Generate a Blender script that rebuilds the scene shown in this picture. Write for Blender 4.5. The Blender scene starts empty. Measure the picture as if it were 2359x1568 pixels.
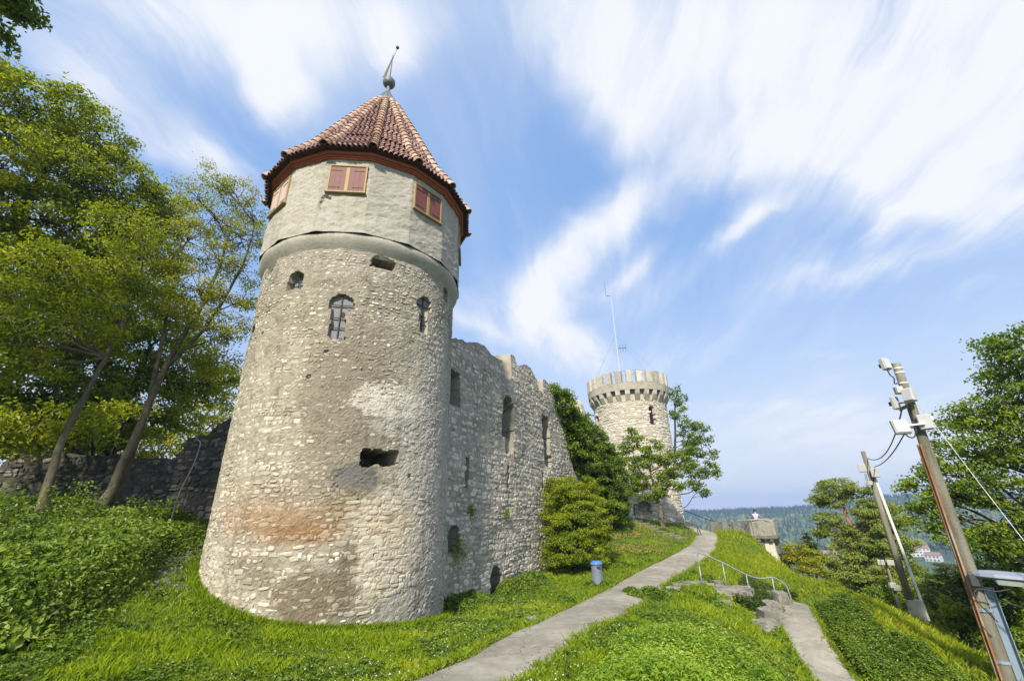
import bpy, math, random
import numpy as np
from mathutils import Vector, Matrix

rng = np.random.default_rng(11)
random.seed(11)
sc = bpy.context.scene
COL = sc.collection
PI = math.pi
EYE = 2.4

# ------------------------------------------------------------------ camera
cam_d = bpy.data.cameras.new('camera')
cam_d.sensor_width = 36.0
cam_d.lens = 36.0 * 1000.0 / 2359.0
cam_d.clip_start = 0.1
cam_d.clip_end = 9000.0
cam = bpy.data.objects.new('camera', cam_d)
COL.objects.link(cam)
RM = Matrix(((0.99971324, 0.02394643, 0.0),
             (0.00894059, -0.37325095, -0.92768733),
             (-0.0222148, 0.92742131, -0.37335802)))
cam.matrix_world = Matrix.Translation((0, 0, EYE)) @ RM.to_4x4()
sc.camera = cam

# ------------------------------------------------------------------ sun, sky, exposure
SUN_AZ, SUN_EL = -165.0, 42.0
EXPOSURE = 1.15
SUN_STRENGTH = 3.4
SKY_STRENGTH = 0.15
sun_d = bpy.data.lights.new('sun', 'SUN')
sun_d.energy = SUN_STRENGTH
sun_d.angle = math.radians(3.0)
sun_d.color = (1.0, 0.93, 0.78)
sun = bpy.data.objects.new('sun', sun_d)
COL.objects.link(sun)
_a, _e = math.radians(SUN_AZ), math.radians(SUN_EL)
sdir = Vector((math.sin(_a) * math.cos(_e), math.cos(_a) * math.cos(_e), math.sin(_e)))
sun.rotation_euler = sdir.to_track_quat('Z', 'Y').to_euler()
sc.view_settings.view_transform = 'Standard'
sc.view_settings.look = 'None'
sc.view_settings.gamma = 1.0
sc.view_settings.use_curve_mapping = False
sc.view_settings.exposure = EXPOSURE
sc.render.engine = 'CYCLES'
sc.cycles.max_bounces = 6
sc.cycles.transparent_max_bounces = 8
sc.cycles.volume_bounces = 0


class NT:
    """small node helper"""
    def __init__(self, tree):
        self.t = tree

    def n(self, typ, **kw):
        nd = self.t.nodes.new(typ)
        for k, v in kw.items():
            setattr(nd, k, v)
        return nd

    def put(self, sock, v):
        if v is None:
            return
        if isinstance(v, bpy.types.NodeSocket):
            self.t.links.new(v, sock)
        else:
            if isinstance(v, (tuple, list)) and len(v) == 3 and sock.type == 'RGBA':
                v = (v[0], v[1], v[2], 1.0)
            sock.default_value = v

    def math(self, op, a, b=None, c=None, clamp=False):
        nd = self.n('ShaderNodeMath', operation=op)
        nd.use_clamp = clamp
        self.put(nd.inputs[0], a)
        self.put(nd.inputs[1], b)
        self.put(nd.inputs[2], c)
        return nd.outputs[0]

    def vmath(self, op, a, b=None, scale=None):
        nd = self.n('ShaderNodeVectorMath', operation=op)
        self.put(nd.inputs[0], a)
        self.put(nd.inputs[1], b)
        if scale is not None:
            self.put(nd.inputs['Scale'], scale)
        return nd.outputs['Value'] if op in ('DOT_PRODUCT', 'LENGTH') else nd.outputs['Vector']

    def mix(self, f, a, b, mode='MIX'):
        nd = self.n('ShaderNodeMix', data_type='RGBA', blend_type=mode)
        self.put(nd.inputs[0], f)
        self.put(nd.inputs[6], a)
        self.put(nd.inputs[7], b)
        return nd.outputs[2]

    def noise(self, vec, scale, detail=4.0, rough=0.55, dist=0.0):
        nd = self.n('ShaderNodeTexNoise')
        self.put(nd.inputs['Vector'], vec)
        self.put(nd.inputs['Scale'], scale)
        self.put(nd.inputs['Detail'], detail)
        self.put(nd.inputs['Roughness'], rough)
        self.put(nd.inputs['Distortion'], dist)
        return nd.outputs['Fac'], nd.outputs['Color']

    def ramp(self, f, stops, interp='LINEAR'):
        nd = self.n('ShaderNodeValToRGB')
        cr = nd.color_ramp
        cr.interpolation = interp
        while len(cr.elements) < len(stops):
            cr.elements.new(0.5)
        for e, (p, c) in zip(cr.elements, stops):
            e.position = p
            e.color = (c[0], c[1], c[2], 1.0) if not isinstance(c, (int, float)) else (c, c, c, 1.0)
        self.put(nd.inputs[0], f)
        return nd.outputs[0]

    def smooth(self, f, lo, hi):
        nd = self.n('ShaderNodeMapRange', interpolation_type='SMOOTHSTEP')
        self.put(nd.inputs[0], f)
        nd.inputs[1].default_value = lo
        nd.inputs[2].default_value = hi
        nd.inputs[3].default_value = 0.0
        nd.inputs[4].default_value = 1.0
        return nd.outputs[0]


def dirv(az, el):
    a, e = math.radians(az), math.radians(el)
    return Vector((math.sin(a) * math.cos(e), math.cos(a) * math.cos(e), math.sin(e)))


def build_world():
    w = bpy.data.worlds.new('World')
    sc.world = w
    w.use_nodes = True
    t = w.node_tree
    t.nodes.clear()
    N = NT(t)
    out = N.n('ShaderNodeOutputWorld')
    bg = N.n('ShaderNodeBackground')
    sky = N.n('ShaderNodeTexSky', sky_type='NISHITA')
    sky.sun_disc = False
    sky.sun_elevation = math.radians(SUN_EL)
    sky.sun_rotation = math.radians(SUN_AZ)
    sky.air_density = 1.0
    sky.dust_density = 1.2
    sky.ozone_density = 1.6
    tc = N.n('ShaderNodeTexCoord')
    d = tc.outputs['Generated']
    # the cloud layer: a thin cirrus sheet seen from below; streaks run along one wind direction
    _, ncol = N.noise(d, 3.2, 4.0, 0.6)
    warp = N.vmath('SCALE', N.vmath('SUBTRACT', ncol, (0.5, 0.5, 0.5)), scale=0.16)
    dw = N.vmath('ADD', d, warp)
    # (az, el, half-width along, half-width across, tilt deg from the local horizontal, amount)
    banks = [(14.4, 57.4, 6.4, 5.9, -98, 1.10), (20.0, 48.7, 7.8, 4.3, -75, 1.05), (33.6, 51.3, 9.1, 7.8, -102, 1.00), (45.2, 45.5, 9.5, 6.6, -124, 0.85), (59.3, 38.6, 6.4, 4.2, -89, 0.75), (49.1, 35.8, 12.7, 4.3, -25, 0.85), (32.8, 39.1, 2.9, 2.4, 32, 0.70), (50.8, 30.6, 8.9, 2.5, -46, 0.75), (51.7, 26.3, 5.3, 1.7, -36, 0.70), (47.6, 28.0, 2.6, 1.3, -116, 0.40), (14.9, 35.2, 10.3, 2.3, -156, 0.95), (17.6, 30.2, 4.5, 1.5, -144, 0.70), (3.4, 26.6, 4.6, 2.6, -93, 0.95), (8.8, 20.6, 6.3, 2.8, -48, 0.80), (9.1, 30.2, 5.9, 3.9, -115, 0.60), (16.4, 26.5, 4.0, 2.2, -142, 0.35), (33.2, 32.0, 4.6, 1.3, -161, 0.80), (21.7, 27.9, 6.9, 2.7, -142, 0.30), (45.5, 23.4, 11.3, 1.9, 173, 0.42), (51.2, 18.5, 2.8, 0.9, -173, 0.25), (-31.6, 53.1, 10.5, 3.9, -145, 0.85), (-35.4, 46.3, 3.1, 2.7, -20, 0.90), (-49.0, 48.6, 5.6, 3.3, -158, 0.70), (-19.6, 53.3, 4.4, 2.5, 62, 0.50), (-44.2, 36.6, 5.6, 2.1, 16, 0.40), (-40.8, 37.8, 4.8, 2.0, -14, 0.45), (-54.1, 39.1, 4.3, 3.0, -16, 0.45), (18.7, 18.5, 12.2, 3.3, -2, 0.22), (39.6, 6.0, 12.5, 2.6, -10, 0.35), (31.8, 10.0, 9.0, 0.9, -11, 0.30), (37.1, 15.0, 2.2, 0.6, -6, 0.20), (-4.6, 24.8, 5.1, 2.3, -39, 0.30), (-3.7, 23.1, 5.5, 1.1, -17, 0.35),
             (80, 45, 25, 8, 20, .8), (100, 30, 22, 6, 10, .6), (-80, 50, 18, 8, -10, .6), (-100, 35, 20, 6, 0, .6), (150, 50, 25, 9, 20, .7), (-150, 30, 22, 7, 0, .6), (20, 78, 14, 8, 0, .7)]
    tot = None
    for az, el, wa, wb, tilt, amt in banks:
        c = dirv(az, el)
        e1 = Vector((math.cos(math.radians(az)), -math.sin(math.radians(az)), 0))
        e2 = c.cross(e1)
        if e2.z < 0:
            e2 = -e2
        th = math.radians(tilt)
        u = (e1 * math.cos(th) + e2 * math.sin(th)) / math.radians(wa)
        v = (e2 * math.cos(th) - e1 * math.sin(th)) / math.radians(wb)
        rel = N.vmath('SUBTRACT', dw, tuple(c))
        a = N.vmath('DOT_PRODUCT', rel, tuple(u))
        b = N.vmath('DOT_PRODUCT', rel, tuple(v))
        s = N.math('ADD', N.math('MULTIPLY', a, a), N.math('MULTIPLY', b, b))
        g = N.math('MULTIPLY', N.math('EXPONENT', N.math('MULTIPLY', s, -1.0)), amt * 1.15)
        tot = g if tot is None else N.math('ADD', tot, g)
    # streaks: noise on the plane of the cloud sheet, stretched along the wind
    sep = N.n('ShaderNodeSeparateXYZ')
    N.put(sep.inputs[0], dw)
    zz = N.math('ADD', N.math('MAXIMUM', sep.outputs[2], 0.0), 0.08)
    px = N.math('DIVIDE', sep.outputs[0], zz)
    py = N.math('DIVIDE', sep.outputs[1], zz)
    wx, wy = math.sin(math.radians(9)), math.cos(math.radians(9))
    al = N.math('ADD', N.math('MULTIPLY', px, wx), N.math('MULTIPLY', py, wy))
    ac = N.math('SUBTRACT', N.math('MULTIPLY', px, wy), N.math('MULTIPLY', py, wx))
    comb = N.n('ShaderNodeCombineXYZ')
    N.put(comb.inputs[0], N.math('MULTIPLY', al, 0.5))
    N.put(comb.inputs[1], N.math('MULTIPLY', ac, 2.3))
    st, _ = N.noise(comb.outputs[0], 1.7, 9.0, 0.64, 0.4)
    lo, _ = N.noise(comb.outputs[0], 0.6, 3.0, 0.5, 0.3)
    dens = N.math('MULTIPLY', N.math('MINIMUM', tot, 1.35), N.math('ADD', N.math('MULTIPLY', st, 1.75), -0.08))
    thin = N.math('MULTIPLY', N.smooth(N.math('ADD', N.math('MULTIPLY', lo, 0.6), N.math('MULTIPLY', st, 0.4)), 0.36, 0.66), 0.36)
    dens = N.math('ADD', dens, thin)
    mask = N.math('MULTIPLY', N.smooth(dens, -0.02, 1.22), 0.97)
    # haze near the horizon whitens the blue
    hz = N.math('POWER', N.math('SUBTRACT', 1.0, N.smooth(sep.outputs[2], -0.05, 0.60)), 1.3)
    skyc = N.mix(0.8, sky.outputs[0], (0.74, 1.34, 2.5))
    skyc = N.mix(N.math('MULTIPLY', hz, 0.97), skyc, (2.35, 2.55, 2.85))
    col = N.mix(N.math('MULTIPLY', mask, 0.96), skyc, (2.95, 3.0, 3.1))
    N.put(bg.inputs[0], col)
    bg.inputs[1].default_value = SKY_STRENGTH
    t.links.new(bg.outputs[0], out.inputs[0])


build_world()

# ------------------------------------------------------------------ helpers: places, objects, meshes


def P2(az, d):
    a = np.radians(az)
    return np.array([d * np.sin(a), d * np.cos(a)])


def P3(az, d, z):
    return np.array([d * math.sin(math.radians(az)), d * math.cos(math.radians(az)), z])


def PE(az, el, d):
    """point at azimuth, elevation seen from the eye height, horizontal distance"""
    return P3(az, d, EYE + d * math.tan(math.radians(el)))


def tag(o, label=None, cat=None, group=None, kind=None):
    if label:
        o['label'] = label
    if cat:
        o['category'] = cat
    if group:
        o['group'] = group
    if kind:
        o['kind'] = kind
    return o


def thing(name, loc, label, cat, group=None):
    o = bpy.data.objects.new(name, None)
    o.location = tuple(float(v) for v in loc)
    o.empty_display_size = 0.3
    COL.objects.link(o)
    return tag(o, label, cat, group)


def adopt(o, parent):
    if parent is not None:
        o.parent = parent
        inv = Matrix.Identity(4)
        p = parent
        m = Matrix.Translation(p.location) if p.type == 'EMPTY' else Matrix.Identity(4)
        o.matrix_parent_inverse = m.inverted()


class MB:
    """collects vertices and faces, builds one mesh object"""
    def __init__(self):
        self.V, self.F, self.T, self.n = [], [], [], 0

    def add(self, V, F, tint=0.5):
        V = np.asarray(V, dtype=np.float64).reshape(-1, 3)
        Fs = F if isinstance(F, list) and len(F) and isinstance(F[0], np.ndarray) else [np.asarray(F)]
        for f in Fs:
            if len(f):
                self.F.append(f + self.n)
        self.V.append(V)
        t = np.full(len(V), tint) if np.isscalar(tint) else np.asarray(tint)
        self.T.append(t)
        self.n += len(V)
        return self

    def build(self, name, mat, parent=None, loc=None, smooth=False):
        V = np.vstack(self.V)
        T = np.concatenate(self.T)
        return make_mesh(name, V, self.F, mat, parent, T, smooth, loc)


def mesh_data(name, V, Fs, mat, T=None, smooth=False):
    me = bpy.data.meshes.new(name)
    V = np.asarray(V, dtype=np.float32)
    if not isinstance(Fs, list):
        Fs = [Fs]
    Fs = [np.asarray(f, dtype=np.int32) for f in Fs if len(f)]
    me.vertices.add(len(V))
    me.vertices.foreach_set('co', V.ravel())
    nl = sum(f.size for f in Fs)
    npoly = sum(len(f) for f in Fs)
    me.loops.add(nl)
    me.polygons.add(npoly)
    me.loops.foreach_set('vertex_index', np.concatenate([f.ravel() for f in Fs]))
    tot = np.concatenate([np.full(len(f), f.shape[1], dtype=np.int32) for f in Fs])
    start = np.concatenate([[0], np.cumsum(tot)[:-1]]).astype(np.int32)
    me.polygons.foreach_set('loop_start', start)
    try:
        me.polygons.foreach_set('loop_total', tot)
    except Exception:
        pass
    me.update(calc_edges=True)
    me.polygons.foreach_set('use_smooth', np.full(npoly, bool(smooth)))
    if T is not None:
        at = me.attributes.new('tint', 'FLOAT', 'POINT')
        at.data.foreach_set('value', np.asarray(T, dtype=np.float32))
    if mat is not None:
        me.materials.append(mat)
    return me


def make_mesh(name, V, F, mat, parent=None, T=None, smooth=False, loc=None):
    V = np.asarray(V, dtype=np.float64)
    if loc is not None:
        V = V - np.asarray(loc)
    me = mesh_data(name, V, F, mat, T, smooth)
    o = bpy.data.objects.new(name, me)
    COL.objects.link(o)
    if loc is not None:
        o.location = tuple(float(v) for v in loc)
    adopt(o, parent)
    return o


BOXF = np.array([[0, 3, 2, 1], [4, 5, 6, 7], [0, 1, 5, 4], [1, 2, 6, 5], [2, 3, 7, 6], [3, 0, 4, 7]])


def box(c, size, ax=None, taper=1.0):
    """box centred at c; ax = 3 unit vectors (rows); taper scales the top"""
    s = np.array(size) / 2.0
    V = np.array([[-1, -1, -1], [1, -1, -1], [1, 1, -1], [-1, 1, -1], [-1, -1, 1], [1, -1, 1], [1, 1, 1], [-1, 1, 1]], float)
    V[4:, :2] *= taper
    V = V * s
    if ax is not None:
        V = V @ np.array(ax)
    return V + np.array(c), BOXF


def bevel_box(c, size, b=0.02, ax=None):
    """box with chamfered edges"""
    s = np.array(size) / 2.0
    V, idx = [], {}
    for sx in (-1, 1):
        for sy in (-1, 1):
            for sz in (-1, 1):
                for k in range(3):
                    v = np.array([sx * (s[0] - b), sy * (s[1] - b), sz * (s[2] - b)])
                    v[k] = (sx, sy, sz)[k] * s[k]
                    idx[(sx, sy, sz, k)] = len(V)
                    V.append(v)
    F4, F3 = [], []
    for k in range(3):
        a, b2 = [(1, 2), (2, 0), (0, 1)][k]
        for s0 in (-1, 1):
            q = []
            for (p, r) in ((-1, -1), (1, -1), (1, 1), (-1, 1)):
                t = [0, 0, 0]
                t[k], t[a], t[b2] = s0, p, r
                q.append(idx[(t[0], t[1], t[2], k)])
            F4.append(q if s0 > 0 else q[::-1])
    for k in range(3):
        a, b2 = [(1, 2), (2, 0), (0, 1)][k]
        for sa in (-1, 1):
            for sb in (-1, 1):
                q = []
                for sk, face in ((-1, a), (1, a), (1, b2), (-1, b2)):
                    t = [0, 0, 0]
                    t[k], t[a], t[b2] = sk, sa, sb
                    q.append(idx[(t[0], t[1], t[2], face)])
                F4.append(q if sa * sb < 0 else q[::-1])
    for sx in (-1, 1):
        for sy in (-1, 1):
            for sz in (-1, 1):
                q = [idx[(sx, sy, sz, k)] for k in range(3)]
                F3.append(q if sx * sy * sz > 0 else q[::-1])
    V = np.array(V)
    if ax is not None:
        V = V @ np.array(ax)
    return V + np.array(c), [np.array(F4), np.array(F3)]


def tube(pts, rad, sides=8, caps=True):
    pts = np.asarray(pts, float)
    n = len(pts)
    rad = np.full(n, rad) if np.isscalar(rad) else np.asarray(rad, float)
    tan = np.gradient(pts, axis=0)
    tan /= np.linalg.norm(tan, axis=1)[:, None] + 1e-9
    ref = np.array([0, 0, 1.0]) if abs(tan[0][2]) < 0.9 else np.array([1.0, 0, 0])
    V = []
    a = np.linspace(0, 2 * PI, sides, endpoint=False)
    for i in range(n):
        u = np.cross(ref, tan[i])
        u /= np.linalg.norm(u) + 1e-9
        w = np.cross(tan[i], u)
        ref = np.cross(tan[i], u) if abs(np.dot(w, tan[i])) > 2 else ref
        V.append(pts[i] + rad[i] * (np.cos(a)[:, None] * u + np.sin(a)[:, None] * w))
    V = np.vstack(V)
    i, j = np.meshgrid(np.arange(n - 1), np.arange(sides), indexing='ij')
    i, j = i.ravel(), j.ravel()
    F = np.stack([i * sides + j, i * sides + (j + 1) % sides, (i + 1) * sides + (j + 1) % sides, (i + 1) * sides + j], 1)
    Fs = [F]
    if caps:
        c0, c1 = len(V), len(V) + 1
        V = np.vstack([V, pts[0], pts[-1]])
        jj = np.arange(sides)
        Fs.append(np.stack([(jj + 1) % sides, jj, np.full(sides, c0)], 1))
        o = (n - 1) * sides
        Fs.append(np.stack([o + jj, o + (jj + 1) % sides, np.full(sides, c1)], 1))
    return V, Fs


def lathe(prof, c, sides=32, a0=0.0, a1=2 * PI):
    """prof = [(r, z)], about the vertical through c"""
    full = abs(a1 - a0 - 2 * PI) < 1e-6
    a = np.linspace(a0, a1, sides, endpoint=not full)
    V = np.array([[c[0] + r * math.sin(t), c[1] + r * math.cos(t), c[2] + z] for r, z in prof for t in a])
    m = len(a)
    F = []
    for i in range(len(prof) - 1):
        for j in range(m if full else m - 1):
            k = (j + 1) % m
            F.append([i * m + k, i * m + j, (i + 1) * m + j, (i + 1) * m + k])
    return V, np.array(F)


def curve_pts(P, n):
    """Catmull-Rom through control points"""
    P = np.asarray(P, float)
    Q = np.vstack([2 * P[0] - P[1], P, 2 * P[-1] - P[-2]])
    out = []
    segs = len(P) - 1
    for t in np.linspace(0, segs, n):
        i = min(int(t), segs - 1)
        u = t - i
        p0, p1, p2, p3 = Q[i], Q[i + 1], Q[i + 2], Q[i + 3]
        out.append(0.5 * ((2 * p1) + (-p0 + p2) * u + (2 * p0 - 5 * p1 + 4 * p2 - p3) * u * u + (-p0 + 3 * p1 - 3 * p2 + p3) * u ** 3))
    return np.array(out)


def _hash(ix, iy, seed):
    h = (ix.astype(np.int64) * 374761393 + iy.astype(np.int64) * 668265263 + seed * 974711) & 0x7fffffff
    h = ((h ^ (h >> 13)) * 1274126177) & 0x7fffffff
    return ((h ^ (h >> 16)) & 0xffff) / 65535.0


def vnoise(x, y, seed=0):
    x, y = np.asarray(x, float), np.asarray(y, float)
    ix, iy = np.floor(x), np.floor(y)
    fx, fy = x - ix, y - iy
    fx, fy = fx * fx * (3 - 2 * fx), fy * fy * (3 - 2 * fy)
    a, b = _hash(ix, iy, seed), _hash(ix + 1, iy, seed)
    c, d = _hash(ix, iy + 1, seed), _hash(ix + 1, iy + 1, seed)
    return (a * (1 - fx) + b * fx) * (1 - fy) + (c * (1 - fx) + d * fx) * fy


def fbm(x, y, seed=0, oct=4):
    s, a, t = 0, 1.0, 0
    for k in range(oct):
        s = s + a * vnoise(x * 2 ** k, y * 2 ** k, seed + k)
        t += a
        a *= 0.5
    return s / t


def sstep(x, lo, hi):
    t = np.clip((np.asarray(x, float) - lo) / (hi - lo), 0, 1)
    return t * t * (3 - 2 * t)


# ------------------------------------------------------------------ materials
def new_mat(name):
    m = bpy.data.materials.new(name)
    m.use_nodes = True
    m.node_tree.nodes.clear()
    N = NT(m.node_tree)
    out = N.n('ShaderNodeOutputMaterial')
    bs = N.n('ShaderNodeBsdfPrincipled')
    m.node_tree.links.new(bs.outputs[0], out.inputs[0])
    return m, N, bs, out


def add_bump(N, bs, height, strength=0.3, dist=0.02):
    b = N.n('ShaderNodeBump')
    b.inputs['Strength'].default_value = strength
    b.inputs['Distance'].default_value = dist
    N.put(b.inputs['Height'], height)
    N.put(bs.inputs['Normal'], b.outputs[0])


def tint_value(N, mode):
    if mode == 'obj':
        return N.n('ShaderNodeObjectInfo').outputs['Random']
    a = N.n('ShaderNodeAttribute', attribute_type='GEOMETRY')
    a.attribute_name = 'tint'
    return a.outputs['Fac']


def simple_mat(name, cols, scale=2.0, rough=0.85, metal=0.0, bump=None, stretch=(1, 1, 1), spec=0.3, tint=None, tint_amt=0.4, detail=6):
    """noise ramp through cols, in metres of the world; optional tint by piece and bump (scale, strength, dist)"""
    m, N, bs, out = new_mat(name)
    pos = N.n('ShaderNodeNewGeometry').outputs['Position']
    vec = N.vmath('MULTIPLY', pos, stretch)
    f, _ = N.noise(vec, scale, detail, 0.6)
    k = len(cols)
    col = N.ramp(f, [(0.3 + 0.4 * i / max(1, k - 1), c) for i, c in enumerate(cols)])
    if tint:
        tv = tint_value(N, tint)
        br = N.math('ADD', N.math('MULTIPLY', tv, 2 * tint_amt), 1.0 - tint_amt)
        cc = N.n('ShaderNodeCombineXYZ')
        for i in range(3):
            N.put(cc.inputs[i], br)
        col = N.mix(1.0, col, cc.outputs[0], 'MULTIPLY')
    N.put(bs.inputs['Base Color'], col)
    bs.inputs['Roughness'].default_value = rough
    bs.inputs['Metallic'].default_value = metal
    bs.inputs['Specular IOR Level'].default_value = spec
    if bump:
        g, _ = N.noise(vec, bump[0], 5.0, 0.65)
        add_bump(N, bs, g, bump[1], bump[2])
    return m


def leaf_mat(name, cols, trans=0.35, rough=0.45, hue_noise=0.5, clump=0.55):
    """leaves: tint attribute picks the colour, world noise varies whole sprays"""
    m, N, bs, out = new_mat(name)
    tv = tint_value(N, 'attr')
    pos = N.n('ShaderNodeNewGeometry').outputs['Position']
    f, _ = N.noise(pos, clump, 3.0, 0.6)
    v = N.math('ADD', N.math('MULTIPLY', tv, 0.62), N.math('MULTIPLY', f, 0.5))
    k = len(cols)
    col = N.ramp(v, [(0.15 + 0.75 * i / (k - 1), c) for i, c in enumerate(cols)])
    N.put(bs.inputs['Base Color'], col)
    bs.inputs['Roughness'].default_value = rough
    bs.inputs['Specular IOR Level'].default_value = 0.35
    tr = N.n('ShaderNodeBsdfTranslucent')
    N.put(tr.inputs[0], N.mix(0.5, col, N.mix(1.0, col, (1.5, 1.6, 0.5), 'MULTIPLY')))
    mx = N.n('ShaderNodeMixShader')
    mx.inputs[0].default_value = trans
    m.node_tree.links.new(bs.outputs[0], mx.inputs[1])
    m.node_tree.links.new(tr.outputs[0], mx.inputs[2])
    m.node_tree.links.new(mx.outputs[0], out.inputs[0])
    return m


def stone_mat(name, cols, tint='attr', bump=(14, 0.5, 0.02), patches=None, centre=None, facing=0.0, scale=1.6, amount=1.0, hf=0.35, rough=0.93, grime=0.0):
    """masonry colour: base noise + piece tint + stains of their own shape at places on a round tower (arc metres, height)"""
    m, N, bs, out = new_mat(name)
    pos = N.n('ShaderNodeNewGeometry').outputs['Position']
    f, _ = N.noise(pos, scale, 5.0, 0.62)
    fine, _ = N.noise(pos, 22.0, 4.0, 0.7)
    if tint:
        tv = tint_value(N, tint)
        v = N.math('ADD', N.math('MULTIPLY', f, 0.45), N.math('MULTIPLY', tv, 0.62))
    else:
        v = f
    k = len(cols)
    col = N.ramp(v, [(0.25 + 0.5 * i / max(1, k - 1), c) for i, c in enumerate(cols)])
    if patches:
        rel = N.vmath('SUBTRACT', pos, (centre[0], centre[1], 0.0))
        fwd = (math.sin(facing), math.cos(facing), 0)       # from the tower towards the viewer's side
        rt = (fwd[1] * -1.0, fwd[0], 0)
        a = N.math('ARCTAN2', N.vmath('DOT_PRODUCT', rel, rt), N.vmath('DOT_PRODUCT', rel, fwd))
        s = N.math('MULTIPLY', a, centre[2])
        sep = N.n('ShaderNodeSeparateXYZ')
        N.put(sep.inputs[0], pos)
        z = sep.outputs[2]
        wn, _ = N.noise(pos, 1.9, 5.0, 0.7)
        wn2, _ = N.noise(pos, 7.0, 3.0, 0.6)
        wob = N.math('ADD', N.math('MULTIPLY', N.math('SUBTRACT', wn, 0.5), 2.6), N.math('MULTIPLY', N.math('SUBTRACT', wn2, 0.5), 0.9))
        for (s0, z0, ws, wz, c, amt, soft) in patches:
            da = N.math('DIVIDE', N.math('SUBTRACT', s, s0), ws)
            db = N.math('DIVIDE', N.math('SUBTRACT', z, z0), wz)
            r = N.math('SQRT', N.math('ADD', N.math('MULTIPLY', da, da), N.math('MULTIPLY', db, db)))
            r = N.math('ADD', r, N.math('MULTIPLY', wob, 0.5))
            msk = N.math('SUBTRACT', 1.0, N.smooth(r, 1.0 - soft, 1.0 + soft))
            col = N.mix(N.math('MULTIPLY', msk, amt * amount), col, c)
    # weather: run-off streaks, soot blotches, fine grain
    if grime > 0:
        sv = N.vmath('MULTIPLY', pos, (3.2, 3.2, .28))
        run, _ = N.noise(sv, 1.0, 5.0, .65)
        blot, _ = N.noise(pos, 3.1, 6.0, .72)
        gm = N.math('ADD', N.math('MULTIPLY', N.smooth(run, .50, .72), .6), N.math('MULTIPLY', N.smooth(blot, .50, .66), .75))
        col = N.mix(N.math('MULTIPLY', N.math('MINIMUM', gm, 1.0), grime), col, (.105, .09, .06))
    g = N.math('ADD', N.math('MULTIPLY', fine, hf * 2), 1.0 - hf)
    cc = N.n('ShaderNodeCombineXYZ')
    for i in range(3):
        N.put(cc.inputs[i], g)
    col = N.mix(1.0, col, cc.outputs[0], 'MULTIPLY')
    N.put(bs.inputs['Base Color'], col)
    bs.inputs['Roughness'].default_value = rough
    bs.inputs['Specular IOR Level'].default_value = 0.15
    h, _ = N.noise(pos, bump[0], 6.0, 0.7)
    add_bump(N, bs, h, bump[1], bump[2])
    return m


# ------------------------------------------------------------------ terrain
CTRL = [  # (azimuth, distance, height)
    (-6, 8.4, 0), (1.5, 11.2, 0), (9.5, 15.6, -.12), (14.5, 21, -.18), (18.8, 27.8, .15), (21.3, 33.4, .62), (22.5, 37, .8), (21, 41, 1.0),
    (9.2, 20, -.27), (-17.7, 12.2, 0), (-8.4, 15.2, -.36), (-33.3, 15.2, 1.18), (-27, 13, .35), (-5, 17, -.32), (-2.5, 18.9, -.36), (2.9, 22.9, -.03),
    (8, 24.5, .1), (13.1, 38, 1.9), (19.6, 42.8, 1.5), (17, 36, 1.1), (12, 31, .9), (15, 44, 1.9), (10, 45, 2), (16, 31, .55), (-5, 30, 1), (0, 40, 1.5),
    (-21, 17, .6), (-60, 8, .1), (-50, 9, .3), (-45, 7, .05), (-35, 9, .1), (-25, 10, 0), (-12, 12, -.08), (-33, 12, .45), (-40, 13, .9), (-45, 16, 1.8),
    (-50, 14, 1.4), (-48, 20, 2.8), (-41, 20, 2.6), (-35, 20, 2.4), (-34, 17.5, 1.8), (-60, 14, 1.2), (-60, 20, 2.6), (-47, 27, 3.2), (-60, 32, 3.5), (-30, 28, 2.5),
    (-80, 12, .8), (-75, 22, 2.2), (-90, 25, 2.0), (0, 8.2, 0), (10, 12, -.03), (15, 17, -.2), (8, 7.5, .08), (20, 7, .0), (10, 5, .35), (0, 4, .45), (30, 6, -.5),
    (0, .6, .72), (-60, 3, .4), (90, 3, .0), (20, 9.5, -.35), (25, 12, -.95), (20, 15, -.6), (21, 19.5, -.35), (25, 19.5, -1.0), (26.5, 17, -1.3),
    (29.5, 23.5, -1.5), (30.5, 16.6, -1.9), (31.8, 13, -2.15), (34.5, 9, -2.4), (27, 23, -1.0), (23.5, 23, -.5), (24.5, 27.5, -.2),
    (33, 24, -1.15), (31.5, 26, -.62), (35, 22.5, -.78), (37.5, 20, -1.08), (40, 18.3, -1.22), (43.4, 16.5, -1.25), (28.5, 29.5, -.75), (27.2, 33, -.35), (25, 34.5, .9), (23.7, 34, .85),
    (36, 15, -1.75), (42, 12, -2.0), (50, 12, -2.0), (50, 15, -1.6), (60, 9, -2.5), (26.5, 37.2, .5),
    (28.6, 40.5, -1.6), (27.6, 37, -.9), (26, 46, -3), (31, 33, -2.0), (34, 29, -2.6), (40, 24, -3.2), (46, 21, -3.4), (37.9, 28, -2.15), (55, 22, -4.5), (30, 50, -8), (45, 40, -10),
    (20, 60, -3), (60, 28, -7), (37, 36, -6.5), (-20, 60, 3), (5, 60, 2), (70, 15, -4), (-60, 60, 3), (-90, 50, 2), (-90, 75, 2), (-45, 75, 2.6), (0, 75, 2.2),
    (20, 75, -8), (35, 70, -16), (60, 50, -16), (90, 30, -9), (90, 12, -3), (120, 12, -2.5), (120, 40, -10), (180, 10, .5), (180, 35, -1), (-130, 15, .6), (-130, 45, 1)]
_cx = np.array([P2(a, d) for a, d, z in CTRL])
_cz = np.array([z for a, d, z in CTRL])


def _tps(r2):
    return 0.5 * r2 * np.log(r2 + 1e-9)


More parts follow.
